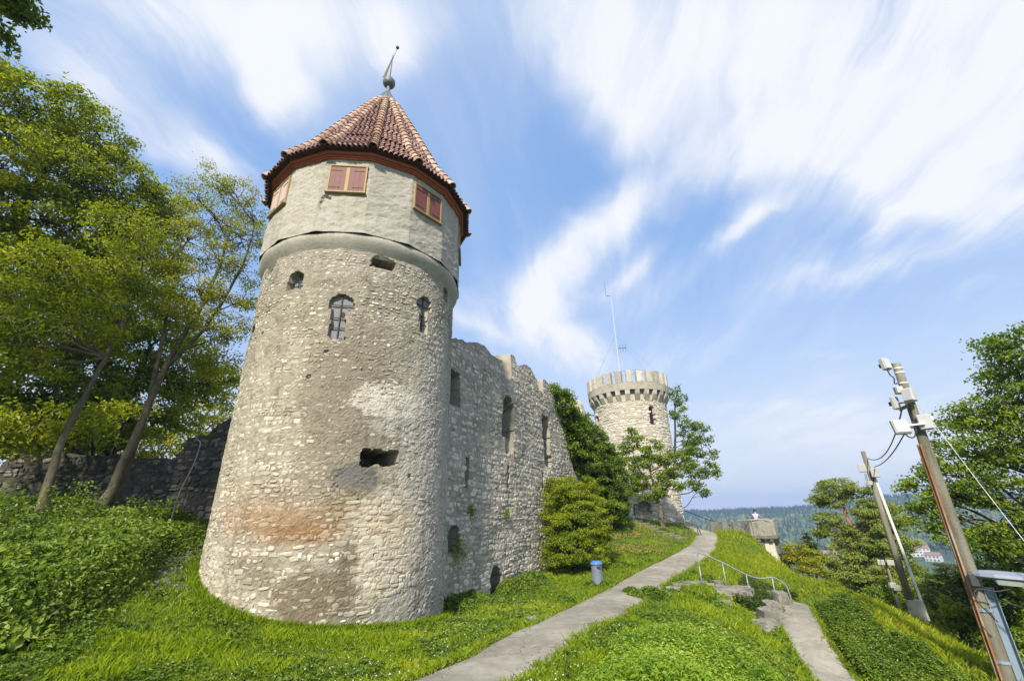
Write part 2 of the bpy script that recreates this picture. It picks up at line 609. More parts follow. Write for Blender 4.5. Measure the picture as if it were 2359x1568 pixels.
_n = len(_cx)
_K = _tps(((_cx[:, None] - _cx[None]) ** 2).sum(-1)) + 0.25 * np.eye(_n)
_Pm = np.hstack([np.ones((_n, 1)), _cx])
_A = np.block([[_K, _Pm], [_Pm.T, np.zeros((3, 3))]])
_W = np.linalg.solve(_A, np.concatenate([_cz, np.zeros(3)]))


def H(x, y):
    x, y = np.asarray(x, float), np.asarray(y, float)
    sh = x.shape
    x, y = x.ravel(), y.ravel()
    out = np.empty(len(x))
    for k in range(0, len(x), 20000):
        xx, yy = x[k:k + 20000], y[k:k + 20000]
        r2 = (xx[:, None] - _cx[None, :, 0]) ** 2 + (yy[:, None] - _cx[None, :, 1]) ** 2
        out[k:k + 20000] = _tps(r2) @ _W[:_n] + _W[_n] + _W[_n + 1] * xx + _W[_n + 2] * yy
    r = np.hypot(x, y)
    az = np.degrees(np.arctan2(x, y))
    FR = np.interp(r, [40, 70, 120, 250, 450, 600], [-6, -16, -34, -55, -64, -66])
    FL = np.interp(r, [60, 120, 250, 450, 600], [2.5, 1, -38, -64, -66])
    w = sstep(az, 8, 30) * (1 - sstep(np.abs(az), 150, 180))
    far = FL * (1 - w) + FR * w
    b = sstep(r, 48, 78)
    z = out * (1 - b) + far * b
    z += (fbm(x * .8, y * .8, 3) - .5) * 0.10 * (1 - sstep(r, 30, 60)) * sstep(r, 2, 8)
    z += (fbm(x * .03, y * .03, 5) - .5) * 6.0 * sstep(r, 80, 200)
    return z.reshape(sh)


def Hs(x, y):
    return float(H(np.array([x]), np.array([y]))[0])


def on(az, d, dz=0.0):
    p = P2(az, d)
    return np.array([p[0], p[1], Hs(p[0], p[1]) + dz])


M_ground = simple_mat('meadow_soil', [(.035, .05, .012), (.06, .095, .018), (.085, .115, .025)], 1.3, .95, bump=(9, .6, .05))
azs = np.concatenate([np.arange(-180, -66, 3.0), np.arange(-66, 62, .45), np.arange(62, 180, 3.0)])
rs = [0.0, 0.6]
while rs[-1] < 2150:
    rs.append(rs[-1] * (1.022 if rs[-1] < 60 else 1.05) if rs[-1] > 2 else rs[-1] + .3)
rs = np.array(rs)
AA, RR = np.meshgrid(np.radians(azs), rs, indexing='ij')
gx, gy = RR * np.sin(AA), RR * np.cos(AA)
gz = H(gx, gy)
na, nr = len(azs), len(rs)
i, j = np.meshgrid(np.arange(na), np.arange(nr - 1), indexing='ij')
i, j = i.ravel(), j.ravel()
i2 = (i + 1) % na
GF = np.stack([i * nr + j, i * nr + j + 1, i2 * nr + j + 1, i2 * nr + j], 1)[:, ::-1]
ground = make_mesh('ground', np.stack([gx.ravel(), gy.ravel(), gz.ravel()], 1), GF, M_ground, smooth=True)
tag(ground, kind='structure')

# path coordinates: t along the main path, s to its right
TD = np.array([math.sin(math.radians(27)), math.cos(math.radians(27))])
SD = np.array([TD[1], -TD[0]])
def path_mat():
    m, N, bs, out = new_mat('worn_asphalt')
    pos = N.n('ShaderNodeNewGeometry').outputs['Position']
    big, _ = N.noise(pos, .55, 4.0, .6)
    mid, _ = N.noise(pos, 3.5, 5.0, .65)
    fine, _ = N.noise(pos, 70.0, 3.0, .7)
    col = N.ramp(N.math('ADD', N.math('MULTIPLY', big, .6), N.math('MULTIPLY', mid, .4)), [(.32, (.15, .135, .11)), (.48, (.235, .215, .18)), (.62, (.32, .295, .25))])
    vor = N.n('ShaderNodeTexVoronoi', feature='DISTANCE_TO_EDGE')
    _, wc = N.noise(pos, 2.5, 4.0, .6)
    N.put(vor.inputs['Vector'], N.vmath('ADD', pos, N.vmath('SCALE', wc, scale=.5)))
    vor.inputs['Scale'].default_value = .62
    crack = N.math('SUBTRACT', 1.0, N.smooth(vor.outputs['Distance'], .0, .013))
    crack = N.math('MULTIPLY', crack, N.smooth(mid, .42, .55))
    col = N.mix(N.math('MULTIPLY', crack, .75), col, (.05, .05, .035))
    g = N.math('ADD', N.math('MULTIPLY', fine, .9), .55)
    cc = N.n('ShaderNodeCombineXYZ')
    for i in range(3):
        N.put(cc.inputs[i], g)
    col = N.mix(1.0, col, cc.outputs[0], 'MULTIPLY')
    N.put(bs.inputs['Base Color'], col)
    bs.inputs['Roughness'].default_value = .95
    bs.inputs['Specular IOR Level'].default_value = .2
    add_bump(N, bs, N.math('SUBTRACT', fine, N.math('MULTIPLY', crack, 1.5)), .5, .008)
    return m


M_path = path_mat()


def strip(name, L, R, mat, kind='structure', lift=.045, nt=120, ns=9):
    L, R = curve_pts(L, nt), curve_pts(R, nt)
    V, T = [], []
    for k in range(nt):
        jl, jr = (vnoise(k * .23, 1.5, 9) - .5) * .12, (vnoise(k * .31, 4.5, 9) - .5) * .14
        d = R[k] - L[k]
        for q in range(ns):
            u = q / (ns - 1)
            uu = u + jl * (1 - u) * .8 - jr * u * .8
            p = L[k] + d * uu
            V.append((p[0], p[1], 0))
    V = np.array(V)
    edge = np.tile(np.where((np.arange(ns) == 0) | (np.arange(ns) == ns - 1), -.07, 0), nt)
    crown = np.tile(.015 * np.sin(np.linspace(0, PI, ns)), nt)
    V[:, 2] = H(V[:, 0], V[:, 1]) + lift + edge + crown
    a, b = np.meshgrid(np.arange(nt - 1), np.arange(ns - 1), indexing='ij')
    a, b = a.ravel(), b.ravel()
    F = np.stack([a * ns + b, a * ns + b + 1, (a + 1) * ns + b + 1, (a + 1) * ns + b], 1)
    return tag(make_mesh(name, V, F, mat, smooth=True), kind=kind)


PL = [(-9.3, -6), (-5.8, 0.6), (-3.6, 4.9), (-1.79, 8.3), (-.59, 10.6), (1.31, 14.4), (4.83, 21.3), (9.1, 27.5), (12.0, 32.3), (13.2, 36), (13.6, 40.5)]
PR = [(-7.4, -6), (-4.0, 0.8), (-1.85, 4.9), (.12, 8.3), (1.4, 10.6), (3.42, 14.4), (6.75, 20.8), (10.5, 26.4), (12.9, 30.6), (14.6, 35), (15.6, 40)]
strip('path', PL, PR, M_path)
LL = [tuple(P2(27.4, 24.0)), tuple(P2(27.2, 21.5)), tuple(P2(26.9, 19.2)), tuple(P2(27.6, 17.4)), tuple(P2(28.8, 15.8)), tuple(P2(30.2, 12.8)), tuple(P2(33, 9)), tuple(P2(43, 5))]
LR = [tuple(P2(29.9, 24.0)), tuple(P2(30.2, 21.5)), tuple(P2(30.6, 19.4)), tuple(P2(31.5, 17.6)), tuple(P2(33.2, 16.0)), tuple(P2(36.2, 13.2)), tuple(P2(42, 9.6)), tuple(P2(57, 6))]
strip('lower_path', LL, LR, M_path)

_PLa, _PRa = curve_pts(PL, 200), curve_pts(PR, 200)
_LLa, _LRa = curve_pts(LL, 150), curve_pts(LR, 150)


def in_band(x, y, La, Ra, marg=0.0):
    """true where the point lies between the two edge lines"""
    C = (La + Ra) / 2
    hw = np.linalg.norm(Ra - La, axis=1) / 2
    out = np.zeros(len(x), bool)
    for k in range(0, len(x), 20000):
        d2 = (x[k:k + 20000, None] - C[None, :, 0]) ** 2 + (y[k:k + 20000, None] - C[None, :, 1]) ** 2
        m = d2.argmin(1)
        cc = C[m]
        tg = (C[np.minimum(m + 1, len(C) - 1)] - C[np.maximum(m - 1, 0)])
        tg /= np.linalg.norm(tg, axis=1)[:, None]
        dx, dy = x[k:k + 20000] - cc[:, 0], y[k:k + 20000] - cc[:, 1]
        perp = np.abs(dx * tg[:, 1] - dy * tg[:, 0])
        al = np.abs(dx * tg[:, 0] + dy * tg[:, 1])
        wv = hw[m] * .93
        out[k:k + 20000] = (perp < wv + marg) & (al < .2)
    return out


# ------------------------------------------------------------------ hills and valley
def hills():
    az = np.arange(2, 80, .5)
    rr = np.concatenate([np.arange(820, 1700, 22), np.arange(1700, 2100, 90)])
    A, R = np.meshgrid(np.radians(az), rr, indexing='ij')
    V = np.stack([R * np.sin(A), R * np.cos(A), hill_z(np.degrees(A), R)], -1).reshape(-1, 3)
    n, m = len(az), len(rr)
    i, j = np.meshgrid(np.arange(n - 1), np.arange(m - 1), indexing='ij')
    i, j = i.ravel(), j.ravel()
    F = np.stack([i * m + j, i * m + j + 1, (i + 1) * m + j + 1, (i + 1) * m + j], 1)[:, ::-1]
    mt = simple_mat('forest_floor', [(.02, .045, .015), (.035, .07, .02)], .02, .95)
    tag(make_mesh('hills', V, F, mt, smooth=True), kind='structure')


def hill_z(az, r):
    crest = np.interp(az, [2, 20, 26, 32, 38, 42, 46, 55, 80], [-1.3, -.66, -.50, -.42, .16, .12, .0, -.2, -.8])
    rc = np.interp(az, [2, 20, 36, 40, 80], [1650, 1600, 1500, 1420, 1400])
    zc = EYE + rc * np.tan(np.radians(crest))
    t = np.clip((r - 860) / (rc - 860), -.2, 1)
    z = -70 + (zc + 70) * np.sin(np.clip(t, 0, 1) * PI / 2) ** 1.15 + np.minimum(t, 0) * 40
    z = z - np.maximum(r - rc, 0) * .06
    x, y = r * np.sin(np.radians(az)), r * np.cos(np.radians(az))
    return z + (fbm(x * .006, y * .006, 21) - .5) * 34 * np.clip(t, 0, 1) * (1 - .55 * np.clip(t, 0, 1))


hills()
M_forest = leaf_mat('distant_foliage', [(.012, .028, .012), (.03, .06, .02), (.09, .13, .03), (.19, .21, .05)], .1, .8, clump=.012)


def far_forest():
    n = 15000
    az = rng.uniform(14, 53, n)
    r = np.sqrt(rng.uniform(930 ** 2, 1680 ** 2, n))
    x, y = r * np.sin(np.radians(az)), r * np.cos(np.radians(az))
    z = hill_z(az, r)
    con = rng.random(n) < np.clip(.25 + .6 * sstep(r, 1150, 1450), 0, 1)
    h = np.where(con, rng.uniform(15, 27, n), rng.uniform(12, 19, n))
    w = np.where(con, rng.uniform(2.6, 3.9, n), rng.uniform(4.2, 7.0, n))
    tint = np.where(con, rng.uniform(0, .4, n), rng.uniform(.25, 1, n))
    mb = MB()
    # conifers: two stacked 6-sided cones; broadleaf: faceted egg
    a = np.linspace(0, 2 * PI, 6, endpoint=False)
    cone = [np.array([[0, 0, 1.0]])]
    for zz, rr in ((.55, .55), (.5, .3), (.08, 1.0)):
        cone.append(np.stack([rr * np.cos(a + zz), rr * np.sin(a + zz), np.full(6, zz)], 1))
    cone = np.vstack(cone)
    k = np.arange(6)
    k1 = (k + 1) % 6
    cF = np.vstack([np.stack([np.zeros(6, int), 1 + k, 1 + k1], 1), np.stack([1 + k, 7 + k, 7 + k1], 1), np.stack([1 + k, 7 + k1, 1 + k1], 1),
                    np.stack([7 + k, 13 + k, 13 + k1], 1), np.stack([7 + k, 13 + k1, 7 + k1], 1)])
    egg = [np.array([[0, 0, 1.0]])]
    for zz, rr in ((.85, .6), (.5, 1.0), (.15, .75)):
        egg.append(np.stack([rr * np.cos(a + zz * 3), rr * np.sin(a + zz * 3), np.full(6, zz)], 1))
    egg = np.vstack(egg)
    for sel, base in ((con, cone), (~con, egg)):
        idx = np.where(sel)[0]
        m = len(idx)
        jit = 1 + rng.uniform(-.28, .28, (m, len(base), 1))
        V = base[None] * np.stack([w[idx], w[idx], h[idx]], 1)[:, None, :] * np.where(np.arange(3) < 2, jit, 1)
        V += np.stack([x[idx], y[idx], z[idx] - 1], 1)[:, None, :]
        F = cF[None] + (np.arange(m) * len(base))[:, None, None]
        mb.add(V.reshape(-1, 3), F.reshape(-1, 3), np.repeat(tint[idx], len(base)))
    tag(mb.build('distant_forest', M_forest), 'mixed forest covering the far blue hillside', 'forest', kind='stuff')


far_forest()

# town in the valley
M_white = simple_mat('white_render', [(.48, .46, .42), (.58, .56, .52)], .3, .8)
M_roofred = simple_mat('red_roofing', [(.22, .12, .09), (.30, .18, .14)], .5, .8)
M_winfar = simple_mat('dark_window', [(.05, .06, .08), (.08, .09, .11)], .5, .3, spec=.5)


def house(az, d, w, dep, h, rot, label, roofm=M_roofred, floors=2):
    p = on(az, d)
    g = thing('house', p, label, 'house', 'houses in the valley town')
    ca, sa = math.cos(rot), math.sin(rot)
    ax = np.array([[ca, sa, 0], [-sa, ca, 0], [0, 0, 1.0]])
    V, F = box((0, 0, h / 2 - 1.5), (w, dep, h + 3), ax)
    MB().add(V + p, F).build('wall', M_white, g)
    rh = dep * .32
    V = np.array([[-w / 2 - .5, -dep / 2 - .6, h], [w / 2 + .5, -dep / 2 - .6, h], [w / 2 + .5, dep / 2 + .6, h], [-w / 2 - .5, dep / 2 + .6, h], [-w / 2 - .5, 0, h + rh], [w / 2 + .5, 0, h + rh]]) @ ax + p
    MB().add(V, [np.array([[0, 1, 5, 4], [2, 3, 4, 5], [3, 2, 1, 0]]), np.array([[0, 4, 3], [1, 2, 5]])]).build('roof', roofm, g)
    n = max(2, int(w / 4))
    me = None
    for fl in range(floors):
        for k in range(n):
            c = np.array([-w / 2 + (k + .5) * w / n, -dep / 2 - .03, (fl + .5) * h / floors]) @ ax + p
            V, F = box((0, 0, 0), (w / n * .45, .1, h / floors * .5), ax)
            if me is None:
                me = mesh_data('window', V, [F], M_winfar)
            o = bpy.data.objects.new('window', me)
            o.location = tuple(c)
            COL.objects.link(o)
            adopt(o, g)


house(39.4, 900, 30, 14, 11, -.5, 'largest white building in the valley with a long red roof', floors=3)
house(40.5, 860, 16, 11, 8, -1.0, 'white house just below the long building in the valley')
house(32.5, 800, 26, 14, 8, -.5, 'white house seen low between the yellow bushes and the pine')
house(33.3, 740, 15, 11, 7, -.2, 'small white house beside the pine trunk in the valley')
for q, (az, d, w) in enumerate([(42.2, 640, 14), (43.0, 560, 15), (43.9, 610, 13), (42.7, 480, 12), (45.0, 560, 14), (46.4, 500, 13), (44.4, 450, 12), (38.2, 700, 14), (36.9, 760, 13), (41.3, 590, 12), (47.5, 600, 15), (35.6, 820, 15)]):
    house(az, d, w, 10, 6.5, [-.9, -.3, -.6][q % 3], 'small red-roofed valley house ' + ['just right of the distant pole', 'in the gap left of the antenna pole', 'directly behind the antenna pole', 'low between the two poles', 'just right of the antenna pole', 'seen above the street lamp', 'low beside the lamp bracket', 'behind the distant pole', 'right of the tall pine trunk', 'between the distant pole and the antenna pole, nearer the distant one', 'farthest right, behind the big broadleaf tree', 'left of the tall pine crown'][q])

# ------------------------------------------------------------------ masonry
def stone_variants(mats, k=10, seed=5):
    """mesh data of k rough stones in a unit frame: x along the course, y out of the wall, z up"""
    r = np.random.default_rng(seed)
    out = []
    for q in range(k):
        nv = 8
        a = np.linspace(0, 2 * PI, nv, endpoint=False) + r.uniform(-.22, .22, nv)
        p = 2.0 / 3.6
        rad = (np.abs(np.cos(a)) ** (2 / p * .5) + np.abs(np.sin(a)) ** (2 / p * .5)) ** (-p * .5)
        x = np.sign(np.cos(a)) * np.abs(np.cos(a)) ** .62 * .5 * r.uniform(.86, 1.08, nv)
        z = np.sign(np.sin(a)) * np.abs(np.sin(a)) ** .62 * .5 * r.uniform(.84, 1.1, nv)
        V = np.vstack([np.stack([x * 1.04, np.full(nv, -1.2), z * 1.04], 1), np.stack([x, r.uniform(.25, .6, nv), z], 1),
                       np.stack([x * .72, r.uniform(.75, 1.15, nv), z * .68], 1), [[r.uniform(-.1, .1), 1.05, r.uniform(-.1, .1)]]])
        k0 = np.arange(nv)
        k1 = (k0 + 1) % nv
        F4 = np.vstack([np.stack([k0, k1, nv + k1, nv + k0], 1), np.stack([nv + k0, nv + k1, 2 * nv + k1, 2 * nv + k0], 1)])
        F3 = np.stack([2 * nv + k0, 2 * nv + k1, np.full(nv, 3 * nv)], 1)
        F4, F3 = F4[:, ::-1], F3[:, ::-1]
        out.append((V, F4, F3))
    return out


VARS = stone_variants(None)


def courses(s0, s1, z0, z1, hmean, wmean, seed, keep, tight=.9, sizef=None):
    """stones laid in wandering courses on an unrolled wall: list of (s, z, w, h)"""
    r = np.random.default_rng(seed)
    out = []
    z = z0
    while z < z1:
        h = hmean * r.uniform(.7, 1.35)
        s = s0 - r.uniform(0, wmean)
        ph = r.uniform(0, 10)
        while s < s1:
            w = wmean * r.choice([.4, .55, .8, 1.0, 1.3, 1.8]) * r.uniform(.85, 1.15)
            c = s + w / 2
            zz = z + h / 2 + .05 * math.sin(c * .9 + ph) + r.normal(0, hmean * .16)
            hh = h * r.choice([.55, .8, .95, 1.05, 1.35]) * r.uniform(.9, 1.1)
            kf = keep(c, zz)
            if r.random() < kf:
                f = 1.0 if sizef is None else sizef(c, zz)
                out.append((c, zz, w * tight * f * r.uniform(.85, 1.03), hh * tight * f))
            s += w
        z += h
    return out


def lay_stones(parent, stones, frame, m_one, m_mass, prot=.022, n_single=300, seed=1, score=None):
    """the n_single stones that show largest are objects of their own, the rest one mass"""
    r = np.random.default_rng(seed)
    items = []
    for (s, z, w, h) in stones:
        p, t, n = frame(s, z)
        d = math.hypot(p[0], p[1])
        face = max(0.0, -(p[0] * n[0] + p[1] * n[1]) / (d + 1e-6))
        items.append((w * h * face / (d * d) if score is None else score(p, w, h, face), s, z, w, h, p, t, n))
    order = sorted(range(len(items)), key=lambda q: -items[q][0])
    single = set(order[:n_single])
    mb = MB()
    datas = {}
    for q, it in enumerate(items):
        _, s, z, w, h, p, t, n = it
        v = int(r.integers(len(VARS)))
        pr = prot * r.uniform(.5, 1.5)
        tilt = r.normal(0, .09)
        t = np.asarray(t, float)
        up = np.array([0, 0, 1.0])
        tt = t * math.cos(tilt) + up * math.sin(tilt)
        uu = up * math.cos(tilt) - t * math.sin(tilt)
        A = np.stack([tt * w, np.asarray(n) * pr, uu * h], 0)
        if q in single:
            if v not in datas:
                datas[v] = mesh_data('stone', VARS[v][0], [VARS[v][1], VARS[v][2]], m_one)
            o = bpy.data.objects.new('stone', datas[v])
            COL.objects.link(o)
            o.parent = parent
            base = Matrix.Translation(parent.location).inverted() if parent.type == 'EMPTY' else Matrix.Identity(4)
            M = Matrix(((A[0][0], A[1][0], A[2][0], p[0]), (A[0][1], A[1][1], A[2][1], p[1]), (A[0][2], A[1][2], A[2][2], p[2]), (0, 0, 0, 1)))
            o.matrix_parent_inverse = base
            o.matrix_basis = M
        else:
            V, F4, F3 = VARS[v]
            mb.add(V @ A + np.asarray(p), [F4, F3], r.random())
    if mb.n:
        o = mb.build('stonework', m_mass, parent)
        o['kind'] = 'stuff'


def round_frame(C, R, fdir):
    """frame on a cylinder about C; s = arc metres from the side facing the camera, to the viewer's right"""
    def fr(s, z, dr=0.0):
        a = s / R
        n = np.array([fdir[0] * math.cos(a) + rtd[0] * math.sin(a), fdir[1] * math.cos(a) + rtd[1] * math.sin(a), 0.0])
        t = np.array([-n[1], n[0], 0.0])
        return np.array([C[0], C[1], z]) + n * (R + dr), t, n
    rtd = np.array([-fdir[1], fdir[0]])
    return fr


def heightfield(name, S, Z, D, pos, mat, parent, tintf=None):
    """S, Z, D grids (n x m): along, height, out-of-wall depth; pos(S, Z, D) -> xyz arrays"""
    n, m = S.shape
    X = pos(S, Z, D)
    i, j = np.meshgrid(np.arange(n - 1), np.arange(m - 1), indexing='ij')
    i, j = i.ravel(), j.ravel()
    F = np.stack([i * m + j, (i + 1) * m + j, (i + 1) * m + j + 1, i * m + j + 1], 1)
    return make_mesh(name, X.reshape(-1, 3), F, mat, parent, np.zeros(n * m) + .5 if tintf is None else tintf, smooth=False)


def hole_depth(S, Z, holes, soft=.0, seed=0):
    """recesses: ('rect', s0, s1, z0, z1, depth), ('arch', ...) round-headed, ('oval', ...), ('key', ...) keyhole"""
    D = np.zeros_like(S)
    jx = (vnoise(S * 6, Z * 6, 40 + seed) - .5) * .10
    jz = (vnoise(S * 6, Z * 6, 50 + seed) - .5) * .10
    for (kind, s0, s1, z0, z1, dep) in holes:
        s, z = S + jx, Z + jz
        if kind == 'rect':
            m = (s > s0) & (s < s1) & (z > z0) & (z < z1)
        elif kind == 'arch':
            w = (s1 - s0) / 2
            rise = min(w, (z1 - z0) * .4)
            zc = z1 - rise
            m = (s > s0) & (s < s1) & (z > z0) & ((z < zc) | (((s - (s0 + s1) / 2) / w) ** 2 + ((z - zc) / rise) ** 2 < 1))
        elif kind == 'oval':
            m = ((s - (s0 + s1) / 2) / ((s1 - s0) / 2)) ** 2 + ((z - (z0 + z1) / 2) / ((z1 - z0) / 2)) ** 2 < 1
        elif kind == 'key':
            w = (s1 - s0) / 2
            c = (s0 + s1) / 2
            zc = z1 - w
            m = (((s - c) / w) ** 2 + ((z - zc) / w) ** 2 < 1) & (z > zc - w * .45) | ((np.abs(s - c) < w * .56) & (z > z0) & (z < zc))
        D = np.where(m, -dep, D)
    return D


def in_holes(s, z, holes, marg=.05):
    for (kind, s0, s1, z0, z1, dep) in holes:
        if s0 - marg < s < s1 + marg and z0 - marg < z < z1 + marg:
            if kind == 'key' and z < z1 - (s1 - s0) * .85 and abs(s - (s0 + s1) / 2) > (s1 - s0) * .3 + marg:
                continue
            return True
    return False


# ---- main round tower ------------------------------------------------
TA, TDIST, TR = -20.9, 15.6, 3.34
TC = P2(TA, TDIST)
fdir = -TC / np.linalg.norm(TC)
FACING = math.atan2(fdir[0], fdir[1])
fr_main = round_frame(TC, TR, fdir)
rtd = np.array([-fdir[1], fdir[0]])


def main_pos(S, Z, D, R=TR):
    a = S / R
    rr = R + D
    nx = fdir[0] * np.cos(a) + rtd[0] * np.sin(a)
    ny = fdir[1] * np.cos(a) + rtd[1] * np.sin(a)
    return np.stack([TC[0] + nx * rr, TC[1] + ny * rr, Z], -1)


BR_MORTAR = (.27, .235, .185)
CREAM = (.52, .475, .395)
patches = [
    (-2.6, 3.2, 2.2, 4.2, (.40, .35, .27), .55, .5),
    (-.2, 5.5, 1.15, 2.2, (.22, .185, .14), .85, .3),
    (2.9, 4.2, 1.5, 4.6, (.42, .39, .33), .8, .35),
    (1.05, 5.45, 1.15, .5, CREAM, .9, .15),
    (1.6, 4.75, 1.0, .3, (.39, .365, .315), .9, .2),
    (-.9, 2.3, 1.7, .38, (.26, .155, .075), .7, .8), (-.9, 2.1, 1.0, .2, (.23, .115, .04), .6, .7), (-1.9, 2.5, 1.0, .3, (.28, .185, .10), .55, .7),
    (-2.2, 2.75, 1.2, .5, (.33, .22, .13), .4, .6),
    (.35, 3.32, .62, .42, (.15, .142, .125), 1.0, .12),
    (.3, 2.75, .7, .3, (.24, .19, .10), .7, .3),
    (1.25, 1.9, .95, 1.3, (.50, .435, .34), .85, .25),
    (1.45, 2.3, .6, .35, (.46, .34, .20), .4, .5),
    (-.35, .75, .95, .6, (.15, .12, .08), .8, .22),
    (.35, 1.2, .25, .85, (.16, .13, .09), .85, .22), (-1.9, 1.3, .8, .3, (.17, .14, .10), .6, .4), (-1.0, 3.1, 1.1, .35, (.20, .165, .12), .5, .4),
    (2.3, .25, 1.2, .62, (.34, .32, .275), .9, .2),
    (-3.4, .9, 1.2, .9, (.47, .43, .36), .5, .4),
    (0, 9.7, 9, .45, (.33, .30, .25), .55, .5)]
cm = (TC[0], TC[1], TR)
M_mortar = stone_mat('tower_mortar', [(.17, .15, .115), (.27, .24, .185), (.37, .335, .265)], None, (38, .9, .018), patches, cm, FACING, scale=1.6, hf=.6, grime=.62)
tcols = [(.28, .245, .185), (.41, .37, .295), (.50, .455, .37), (.60, .555, .465)]
M_st1 = stone_mat('tower_stone', tcols, 'obj', (12, .5, .02), patches, cm, FACING, amount=.55, grime=.22)
M_stm = stone_mat('tower_stone_mass', tcols, 'attr', (12, .5, .02), patches, cm, FACING, amount=.55, grime=.22)

holes = [('oval', -3.75, -3.15, 9.75, 10.2, .9), ('arch', .1, .8, 9.62, 10.05, .9), ('arch', -2.4, -1.85, 8.78, 9.38, .28),
         ('key', -.95, -.27, 7.15, 8.55, .22), ('key', 1.72, 2.32, 7.85, 9.1, .22), ('rect', 3.0, 3.35, 9.5, 9.95, .4),
         ('arch', -4.45, -3.9, 7.6, 8.15, .4), ('rect', .42, 1.42, 3.72, 4.1, 1.5)]
tower = thing('round_tower', (TC[0], TC[1], 0), 'large round rubble stone tower with red tiled cone roof and red shutters', 'tower')
S, Z = np.meshgrid(np.arange(-6.7, 6.75, .045), np.arange(-.9, 10.45, .045), indexing='ij')
D = hole_depth(S, Z, holes)
rough = (fbm(S * 1.2, Z * 1.2, 3) - .5) * .06 + (fbm(S * 9, Z * 13, 8, 3) - .5) * .03 + (vnoise(S * 24, Z * 30, 5) - .5) * .018
D = np.where(D < 0, D + rough * .5, rough)
# small putlog holes and pits
for q in range(14):
    s0, z0 = rng.uniform(-5, 4.5), rng.uniform(.5, 9)
    D = D - .09 * np.exp(-(((S - s0) / .055) ** 2 + ((Z - z0) / .045) ** 2) ** 2)
heightfield('wall', S, Z, D, main_pos, M_mortar, tower)


def keep_main(s, z):
    if z > 10.02 or in_holes(s, z, holes, .07):
        return 0
    def blob(s0, z0, ws, wz):
        n = (vnoise(np.array([s * 2.2]), np.array([z * 2.2]), 77)[0] - .5) * .9
        return math.hypot((s - s0) / ws, (z - z0) / wz) + n < 1
    k = .86
    if blob(.35, 3.3, .6, .42):
        return .0
    if blob(2.3, .25, 1.2, .6):
        return .2
    if blob(1.25, 1.9, 1.1, 1.5):
        return .97
    if blob(1.05, 5.45, 1.1, .5):
        return .75
    if blob(-.4, .8, .6, .5) or blob(.35, 1.2, .25, .8):
        return .25
    if blob(-.1, 5.4, 1.0, 2.1):
        return .42
    if s > 1.9:
        return .5
    if s > .3 and 3 < z < 7.3:
        return .34
    if z > 7:
        return .85
    return k


stones = courses(-6.6, 6.6, -.2, 10.1, .108, .20, 3, keep_main, .86,
                 lambda s, z: 1.12 if (-.0 < s < 2.4 and .3 < z < 3.2) else (.66 if (z > 6.5 or s > 2 or (s > -1.2 and z > 3.4)) else .95))
lay_stones(tower, stones, fr_main, M_st1, M_stm, .012, 300, 2)

# moulding and plastered upper storey
M_plaster = stone_mat('lime_plaster', [(.29, .265, .215), (.36, .335, .28), (.41, .385, .33)], None, (14, .5, .025), None, None, 0, scale=1.3, hf=.3, grime=.3)
V, F = lathe([(3.25, 9.95), (3.37, 10.14), (3.44, 10.24), (3.50, 10.36), (3.53, 10.48), (3.50, 10.58), (3.42, 10.63), (3.3, 10.65)], (TC[0], TC[1], 0), 96)
V[:, :2] += (fbm(V[:, 0] * 2, V[:, 1] * 2, 4)[:, None] - .5) * .05
make_mesh('moulding', V, F, M_plaster, tower, smooth=True)

PH0 = -3.9          # angle of a corner from the side facing the camera


def poly_r(phi_deg, circ):
    p = (phi_deg - PH0) % 22.5 - 11.25
    return circ * math.cos(math.radians(11.25)) / np.cos(np.radians(p))


PC0, PC1 = 3.60, 3.55
S, Z = np.meshgrid(np.arange(-180, 180.01, .75), np.arange(10.58, 13.62, .035), indexing='ij')
circ = PC0 + (PC1 - PC0) * (Z - 10.6) / 3
Rg = poly_r(S, circ)
rel = (fbm(S * .16, Z * 4.5, 31, 4) - .5) * .045 + (fbm(S * .5, Z * 11, 35, 3) - .5) * .028
# flaked hollow under the front shutters
pp_ = np.sqrt(((S + 25.0) / 3.0) ** 2 + ((Z - 11.62) / .33) ** 2) + (fbm(S * .5, Z * 5, 66) - .5) * 1.0
rel = rel - .07 * (1 - sstep(pp_, .85, 1.0)) + .03 * (1 - sstep(pp_, .2, .7)) * vnoise(S * .8, Z * 8, 3)
ang = np.radians(S)
nx = fdir[0] * np.cos(ang) + rtd[0] * np.sin(ang)
ny = fdir[1] * np.cos(ang) + rtd[1] * np.sin(ang)
X = np.stack([TC[0] + nx * (Rg + rel), TC[1] + ny * (Rg + rel), Z], -1)
n_, m_ = S.shape
i, j = np.meshgrid(np.arange(n_ - 1), np.arange(m_ - 1), indexing='ij')
i, j = i.ravel(), j.ravel()
make_mesh('upper_wall', X.reshape(-1, 3), np.stack([i * m_ + j, (i + 1) * m_ + j, (i + 1) * m_ + j + 1, i * m_ + j + 1], 1), M_plaster, tower)

M_fascia = simple_mat('red_painted_wood', [(.27, .06, .02), (.36, .105, .035)], 5, .6, stretch=(1, 1, 3), bump=(30, .2, .01))
M_dark = simple_mat('dark_stained_wood', [(.05, .02, .015), (.09, .035, .025)], 5, .8)


def facet(k):
    """mid direction n, tangent t of the k-th side; the side runs between corners k and k + 1"""
    a = math.radians(PH0 + 22.5 * k + 11.25)
    n = np.array([fdir[0] * math.cos(a) + rtd[0] * math.sin(a), fdir[1] * math.cos(a) + rtd[1] * math.sin(a), 0])
    return n, np.array([-n[1], n[0], 0.0])


